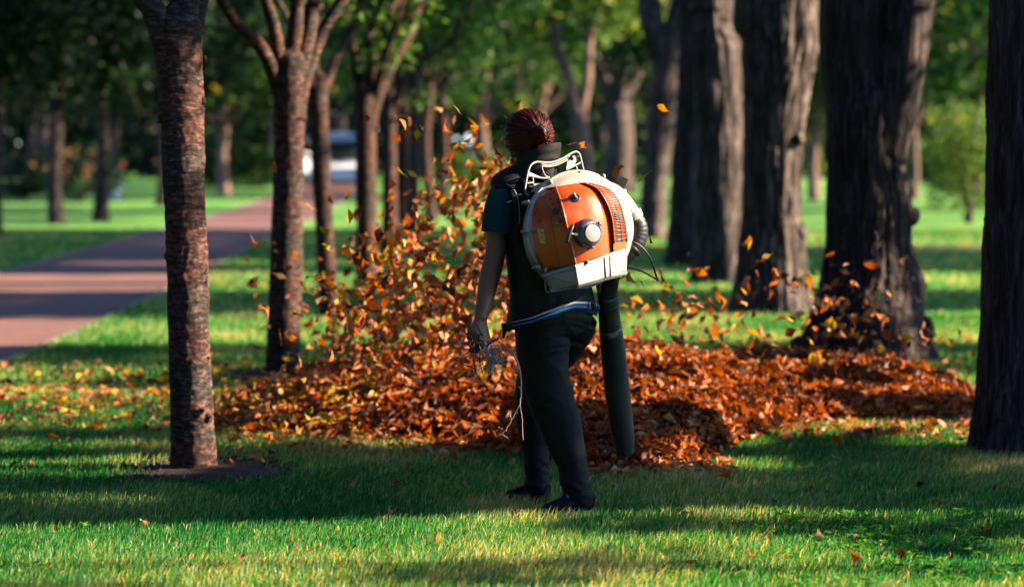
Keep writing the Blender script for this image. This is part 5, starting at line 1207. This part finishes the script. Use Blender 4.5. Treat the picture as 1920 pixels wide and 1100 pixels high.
# latch on the face
c_, nn = SF(1078, 370, 0); mb = MB(); u_ = unit(B(1083, 379, .24) - B(1073, 361, .24)); disc(mb, c_, nn, .021, -.004, .0015, n=24); mb.build("latch_recess", M['black_plastic'], blower).parent = cover
mb = MB(); s_ = np.cross(nn, u_); box(mb, c_ + nn * .006, (.036, .020, .012), [u_, s_, nn]); mb.build("latch", M['black_plastic'], blower, bevel=.005).parent = cover
# warning sticker, with small round pictograms
st = patch("warning_sticker", [(1008, 429), (1019.5, 430.5), (1023.5, 458), (1012, 455.5)], M['sticker'], cover, .0012)
for q, m_, r_ in (((1017.5, 436), 'sticker_green', .0055), ((1015.6, 446.5), 'sticker_green', .006), ((1011.5, 434.5), 'black_plastic', .0022), ((1020.5, 452), 'black_plastic', .002), ((1013.5, 441), 'gunmetal', .002)):
    c_, nn = SF(*q, .0014); mb = MB(); disc(mb, c_, nn, r_, 0, .0006, n=14, bev=.0002); mb.build("pictogram", M[m_], blower).parent = st
# recoil starter
c_, nn = SF(1100, 437, 0); nn = unit(nn * .3 + PN * .7); mb = MB()
tube(mb, [c_ - nn * .01, c_ + nn * .012, c_ + nn * .020, c_ + nn * .030, c_ + nn * .033], [.058, .0575, .055, .045, .040], n=48, side=(0, 0, 1))
for a in (40, 285, 165): 
    d_ = unit(np.cross(nn, V(0, 1, 0))); e_ = np.cross(nn, d_); q = c_ + (V(1, 0, 0) * math.cos(rad(a)) + V(0, 0, 1) * math.sin(rad(a))) * .056 + nn * .004; tube(mb, [q - nn * .01, q + nn * .012, q + nn * .014], [.009, .009, .006], n=12)
starter = mb.build("starter_housing", M['gunmetal'], blower)
c2 = c_ + nn * .033 + V(.004, 0, 0); mb = MB(); disc(mb, c2, nn, .037, -.002, .004, n=40); mb.build("starter_cap", M['silver'], blower).parent = starter
mb = MB(); tube(mb, [c2 + nn * .0035 + (np.cross(nn, V(0, 0, 1)) * math.cos(a) + V(0, 0, 1) * math.sin(a)) * .0375 for a in np.linspace(0, 6.2832, 33)], [.0016] * 33, n=5); mb.build("cap_ring", M['black_plastic'], blower).parent = starter
mb = MB(); a, b_ = B(1063, 455, .315), B(1074, 421.5, .315); u_ = unit(b_ - a); L_ = np.linalg.norm(b_ - a); tube(mb, [a, a + u_ * .006, (a + b_) / 2, b_ - u_ * .006, b_], [(.006, .008), (.0075, .011), (.0065, .0095), (.0075, .011), (.006, .008)], side=V(1, 0, 0), n=16, power=3)
pull = mb.build("pull_handle", M['black_plastic'], blower)
mb = MB(); m0 = (a + b_) / 2; m1 = SF(1083, 440, .02)[0]; tube(mb, [m0, m0 * .6 + m1 * .4, m1], [.006, .0042, .0065], n=12); mb.build("pull_stem", M['gunmetal'], blower).parent = pull
# base tray
TT = [(1016, 515, .05), (1022, 514.5, .13), (1079, 498, .25), (1141, 477, .235), (1176, 466, .21), (1176, 465, .03)]
TB = [(1031, 541, .05), (1034, 543, .13), (1084, 534, .25), (1142, 519, .235), (1175, 510, .21), (1175, 509, .03)]
def prism(mb, top, bot, z1=0., z0=0., k=1.0):
    T_ = [B(*p) for p in top]; Bt = [B(*p) for p in bot]; ct = sum(T_) / len(T_); T_ = [ct + (p - ct) * k for p in T_]; cb = sum(Bt) / len(Bt); Bt = [cb + (p - cb) * k for p in Bt]; n_ = len(T_)
    mb.add([p + V(0, 0, z1) for p in T_] + [p + V(0, 0, z0) for p in Bt], [list(range(n_))[::-1], [n_ + i for i in range(n_)]] + [[i, (i + 1) % n_, n_ + (i + 1) % n_, n_ + i] for i in range(n_)])
mb = MB(); prism(mb, TT, TB); tray = mb.build("base_tray", M['cream'], blower, False, bevel=.004)
mb = MB(); prism(mb, [(a, b_ - 2.0, c_) for a, b_, c_ in TT], [(a, b_ + 5, c_) for a, b_, c_ in TT], 0, 0, 1.018)
prism(mb, [(a, b_ - 1, c_) for a, b_, c_ in TB], [(a, b_ + 5.5, c_ - (.02 if k in (2, 3) else 0)) for k, (a, b_, c_) in enumerate(TB)], 0, 0, 1.02); mb.build("tray_rim", M['cream'], blower, False, bevel=.003).parent = tray
mb = MB(); tube(mb, [B(1079.5, 500, .254), B(1084.3, 533, .254)], [.0045, .0045], n=8); tube(mb, [B(1134, 482, .2385), B(1136, 520, .2385)], [.0035, .0035], n=8); tube(mb, [B(1144.5, 479, .235), B(1145, 518, .235)], [.003, .003], n=8)
for k in range(9): q = k / 8; tube(mb, [B(1088 + 30 * q, 535 - 8.5 * q, .247), B(1091 + 30 * q, 531.5 - 8.5 * q, .249)], [.0016, .0016], n=5)
mb.build("tray_rib", M['cream'], blower).parent = tray
mb = MB(); prism(mb, [(1028, 505, .05), (1033, 504, .12), (1078, 494, .232), (1174, 461, .20), (1174, 460, .04)], [(1028, 514, .05), (1033, 514, .12), (1078, 503, .232), (1174, 472, .20), (1174, 472, .04)]); mb.build("rubber_mount", M['black_plastic'], blower, False)
for (px, py, h_) in ((1023, 508, .13), (1101, 491.5, .246), (1172, 463, .205)):
    mb = MB(); c_ = B(px, py, h_ + .006); tube(mb, [c_ - V(0, 0, .008), c_ + V(0, 0, .010), c_ + V(0, 0, .012)], [.006, .006, .004], n=10); mb.build("stud", M['silver'], blower).parent = tray
# back plate with curled lower lip
mb = MB(); prism(mb, [(1000, 345, -.005), (1000, 345, .02), (1120, 330, .02), (1120, 330, -.005)], [(1022, 548, -.005), (1024, 549, .045), (1130, 528, .045), (1130, 528, -.005)]); mb.build("back_plate", M['cream'], blower, False, bevel=.006)
# carry handle: open frame with rails
H1 = [(984, 357), (987, 337), (991, 319), (996, 309), (1005, 304), (1017, 304.5), (1030, 305), (1042, 302.5), (1053, 298), (1062, 293), (1070, 288), (1077, 285), (1083, 285.5), (1087, 291), (1090, 303), (1094, 320)]
mb = MB(); hh = -.005
def wire(L, r_, h_=hh, k=3): P = spline(L, len(L) * k); tube(mb, [B(a, b_, h_) for a, b_ in P], [r_] * len(P), n=8)
wire(H1, .0042); wire([(985, 357), (987, 363), (991, 367)], .004)
wire([(1016, 308), (1028, 309.5), (1041, 307), (1053, 302), (1068, 295)], .0026); wire([(1016, 311.5), (1028, 312.5), (1041, 310.5), (1053, 305.5), (1067, 298.5)], .0026); wire([(1016, 304.5), (1016, 312), (1018, 321), (1023, 330), (1030, 333)], .0028)
wire([(1066, 291), (1064, 303), (1061, 319)], .0034); wire([(1061, 319), (1075, 312), (1088, 305)], .0034); wire([(990, 329), (1003, 331.5), (1018, 334), (1030, 333.5)], .0034); wire([(987, 344), (999, 342)], .0028); wire([(999, 333), (1000, 345), (1002, 358)], .0034); wire([(1023, 304.5), (1023, 313)], .0022); wire([(1041, 303), (1042, 310)], .0022); wire([(1060, 296), (1062, 301)], .0022); wire([(1080, 312), (1083, 322)], .004)
handle = mb.build("carry_handle", M['cream'], blower)
for w0 in (([(1066, 292, -.03), (1066, 292, -.012), (1086, 292, -.012), (1086, 292, -.03)], [(1062, 318, -.03), (1062, 318, -.012), (1076, 311, -.012), (1076, 311, -.03)]), ([(992, 322, -.03), (992, 322, -.014), (1014, 332, -.014), (1014, 332, -.03)], [(988, 331, -.03), (988, 331, -.014), (1016, 333.5, -.014), (1016, 333.5, -.03)])):
    mb = MB(); prism(mb, *w0); mb.build("handle_web", M['cream'], blower, False).parent = handle
mb = MB(); ellipsoid(mb, B(1072, 296, 0), (.009, .009, .012)); mb.build("handle_bolt", M['black_plastic'], blower).parent = handle
# harness straps
mb = MB(); P = spline([A(1000, 352, -.15), A(985, 338, -.11), A(968, 330, -.05), A(958, 334, .02), A(955, 350, .07)], 14); tube(mb, P, [(.026, .007)] * 14, side=Rd, n=14, power=4); P = spline([A(958, 346, -.135), A(968, 365, -.16), A(974, 395, -.165), A(975, 430, -.155), A(985, 470, -.14), A(1000, 505, -.12)], 20); tube(mb, P, [(.022, .006)] * 20, side=(1, .3, 0), n=14, power=4)
mb.build("shoulder_strap", M['black_cloth'], blower)
mb = MB(); P = spline([A(949, 345, -.15), A(961, 352, -.172), A(970, 370, -.178), A(974, 395, -.178), A(974, 415, -.172), A(971, 421, -.17)], 24); tube(mb, P, [.0022] * 24, n=6); mb.build("strap_piping", M['grey_piping'], blower)
mb = MB(); box(mb, A(972, 328, -.10), (.014, .008, .008)); box(mb, A(961, 329, -.09), (.012, .006, .006)); mb.build("buckle", M['gunmetal'], blower, bevel=.002)
# elbow, ring, long tube
mb = MB(); P = spline([list(B(1183, 405, .08)) + [.038], list(B(1193, 420, .08)) + [.043], list(B(1194, 440, .076)) + [.045], list(B(1186, 461, .068)) + [.044], list(B(1170, 480, .05)) + [.04], list(A(1150, 505, -.02)) + [.038], list(A(1143, 530, .05)) + [.038], list(A(1141, 560, .10)) + [.038]], 60)
tube(mb, P[:, :3], [r + .0010 * math.sin(i * 2.1) for i, r in enumerate(P[:, 3])], n=36, side=PN); mb.build("hose_elbow", M['black_plastic'], blower)
mb = MB(); i_ = 27; d_ = unit(P[i_ + 1, :3] - P[i_ - 1, :3]); c_ = P[i_, :3]; tube(mb, [c_ - d_ * .006, c_ - d_ * .004, c_ + d_ * .008, c_ + d_ * .01], [.042, .047, .047, .042], n=30, side=PN)
for o_ in ((1182, 482), (1190, 480)): box(mb, B(o_[0], o_[1], .07), (.010, .02, .016))
mb.build("hose_clamp", M['black_plastic'], blower, bevel=.002)
T_ = [(1139, 552, .08, .043), (1141, 575, .13, .044), (1143, 600, .18, .045), (1148, 645, .27, .052), (1153, 690, .36, .054), (1159, 745, .42, .054), (1165, 795, .47, .052), (1170, 825, .51, .046), (1172, 845, .53, .038), (1172.5, 851, .535, .030)]
P = spline([list(A(a, b_, c_)) + [r_] for a, b_, c_, r_ in T_], 46); mb = MB(); tube(mb, P[:, :3], P[:, 3], n=40, side=V(1, 0, 0)); tubeo = mb.build("blower_tube", M['dull_black'], blower)
displace(tubeo, lambda P_, N: .003 * (fbm(P_[:, 0] * 10, P_[:, 1] * 10, P_[:, 2] * 6, 3) - .5))
def ring_at(py_, w_, k_, mat, name):
    i = int(np.argmin(abs(proj(P[:, :3])[1] - py_))); c_ = P[i, :3]; d_ = unit(P[min(i + 1, 45), :3] - P[i - 1, :3]); r_ = P[i, 3] * k_; mb = MB(); tube(mb, [c_ - d_ * w_, c_ - d_ * w_ * .8, c_ + d_ * w_ * .8, c_ + d_ * w_], [r_ * .97, r_, r_, r_ * .97], n=36, side=V(1, 0, 0)); o = mb.build(name, M[mat], blower); o.parent = tubeo; return o
ring_at(570, .012, 1.07, 'black_plastic', "tube_clamp"); tp = ring_at(618, .02, 1.015, 'tape', "tape_wrap")
mb = MB(); 
for k in range(16): q = A(1150 + rng.uniform(-6, 14), 619 + rng.uniform(-7, 6), .155 - .01); tube(mb, [q, q + V(rng.uniform(.006, .02), -.004, rng.uniform(-.004, .014))], [.0022, .0008], n=4)
mb.build("tape_end", M['tape'], blower).parent = tubeo
# control handle on the tube, in the far hand
mb = MB(); tube(mb, [A(1134, 545, .30), A(1132, 575, .28)], [.014, .016], n=14); tube(mb, [A(1132, 575, .28), A(1140, 582, .14)], [.012, .012], n=10); mb.build("control_handle", M['black_plastic'], blower)
# throttle cable loop
mb = MB(); P_ = spline([B(1176, 450, .10), B(1186, 453, .12), B(1203, 463, .13), B(1217, 481, .13), B(1226, 503, .12), B(1233, 527, .11)], 30); tube(mb, P_, [.0042] * 28 + [.0048, .003], n=8); P_ = spline([B(1232, 524, .11), B(1218, 516, .11), B(1202, 508, .10), B(1187, 503.5, .08), B(1173, 502, .05)], 24); tube(mb, P_, [.0038] * 24, n=8); mb.build("throttle_cable", M['black_plastic'], blower)

# ------------------------------------------------------------------ twigs in the near hand
HB = A(905, 640, -.20)
def twig(mb, L, r0, r1, k=14, side=True, dy0=-.22, dy1=-.36):
    P = spline([list(A(a, b_, dy0 + (dy1 - dy0) * i / max(1, len(L) - 1))) for i, (a, b_) in enumerate(L)], k); P[1:-1] += rng.normal(0, .0012, (k - 2, 3))
    tube(mb, P, [r0 + (r1 - r0) * i / (k - 1) for i in range(k)], n=6)
    if side:
        for i in range(2, k - 1, 3): tube(mb, [P[i], P[i] + rng.normal(0, .006, 3)], [r1 * 1.3, r1 * .7], n=5)
br = empty("branch", HB, "long thin pale branch with a forked tip hanging from the worker's hand", "branch"); mb = MB()
twig(mb, [(915, 652), (928, 636), (940, 643), (955, 655), (966, 668), (973, 690), (977, 715), (976, 745), (975, 757)], .0046, .0028, 26)
twig(mb, [(975, 757), (978, 785), (981, 825)], .002, .0012, 12, dy0=-.36, dy1=-.37); twig(mb, [(975, 757), (966, 775), (958, 790), (948, 806), (942, 811)], .002, .0014, 12, dy0=-.36, dy1=-.38); twig(mb, [(942, 811), (947, 817), (952, 822)], .0013, .0008, 6, dy0=-.38, dy1=-.38); twig(mb, [(942, 804), (938, 802), (934, 801)], .0013, .0008, 6, dy0=-.38, dy1=-.38); twig(mb, [(959, 787), (957, 778), (958, 776)], .0016, .0018, 6, dy0=-.37, dy1=-.37)
mb.build("stem", M['twig_pale'], br)
tw = empty("twig_bundle", HB, "bundle of short dark twigs clutched in the worker's hand", "twigs"); mb = MB()
for L in ([(905, 640), (885, 625), (861, 612)], [(900, 640), (878, 612), (882, 600)], [(903, 645), (872, 655), (857, 640)], [(905, 650), (880, 665), (862, 672), (856, 676)], [(862, 672), (868, 684), (888, 690), (893, 705)], [(900, 648), (890, 640), (857, 645), (838, 643)], [(888, 668), (890, 690), (897, 706)], [(910, 650), (925, 640), (937, 632)], [(908, 655), (935, 655), (944, 668)], [(905, 630), (895, 612), (889, 604)], [(900, 650), (868, 665), (864, 658)], [(895, 640), (876, 630), (868, 640)], [(905, 650), (900, 675), (905, 700)]):
    twig(mb, L, .0032, .0014, 10)
for k in range(34):
    c_ = A(rng.normal(893, 10), rng.normal(652, 10), rng.uniform(-.25, -.20)); tube(mb, [c_, c_ + rng.normal(0, .014, 3), c_ + rng.normal(0, .022, 3)], [.0022, .0022, .001], n=5)
mb.build("dark_twigs", M['twig_dark'], tw)
mb = MB(); twig(mb, [(952, 660), (935, 678), (912, 692), (892, 705), (878, 712), (870, 716)], .002, .0012, 18); twig(mb, [(935, 672), (945, 690), (941, 694)], .0015, .001, 6); mb.build("pale_twig", M['twig_pale'], tw)
hk = MB()
for k in range(230):
    c_ = A(rng.normal(921, 10), rng.normal(669, 11), rng.uniform(-.36, -.27)); e_ = c_ + rng.normal(0, .010, 3) + V(0, 0, -.004); tube(hk, [c_, (c_ + e_) / 2 + rng.normal(0, .002, 3), e_], [.0012, .0022, .0008], n=5)
hs_ = MB(); tube(hs_, [A(928, 655, -.27), A(924, 678, -.31), A(920, 702, -.33)], [.004, .006, .007], n=8); hk.build("dry_husk", M['twig_grey'], tw); hs_.build("husk_stalk", M['twig_grey'], tw)
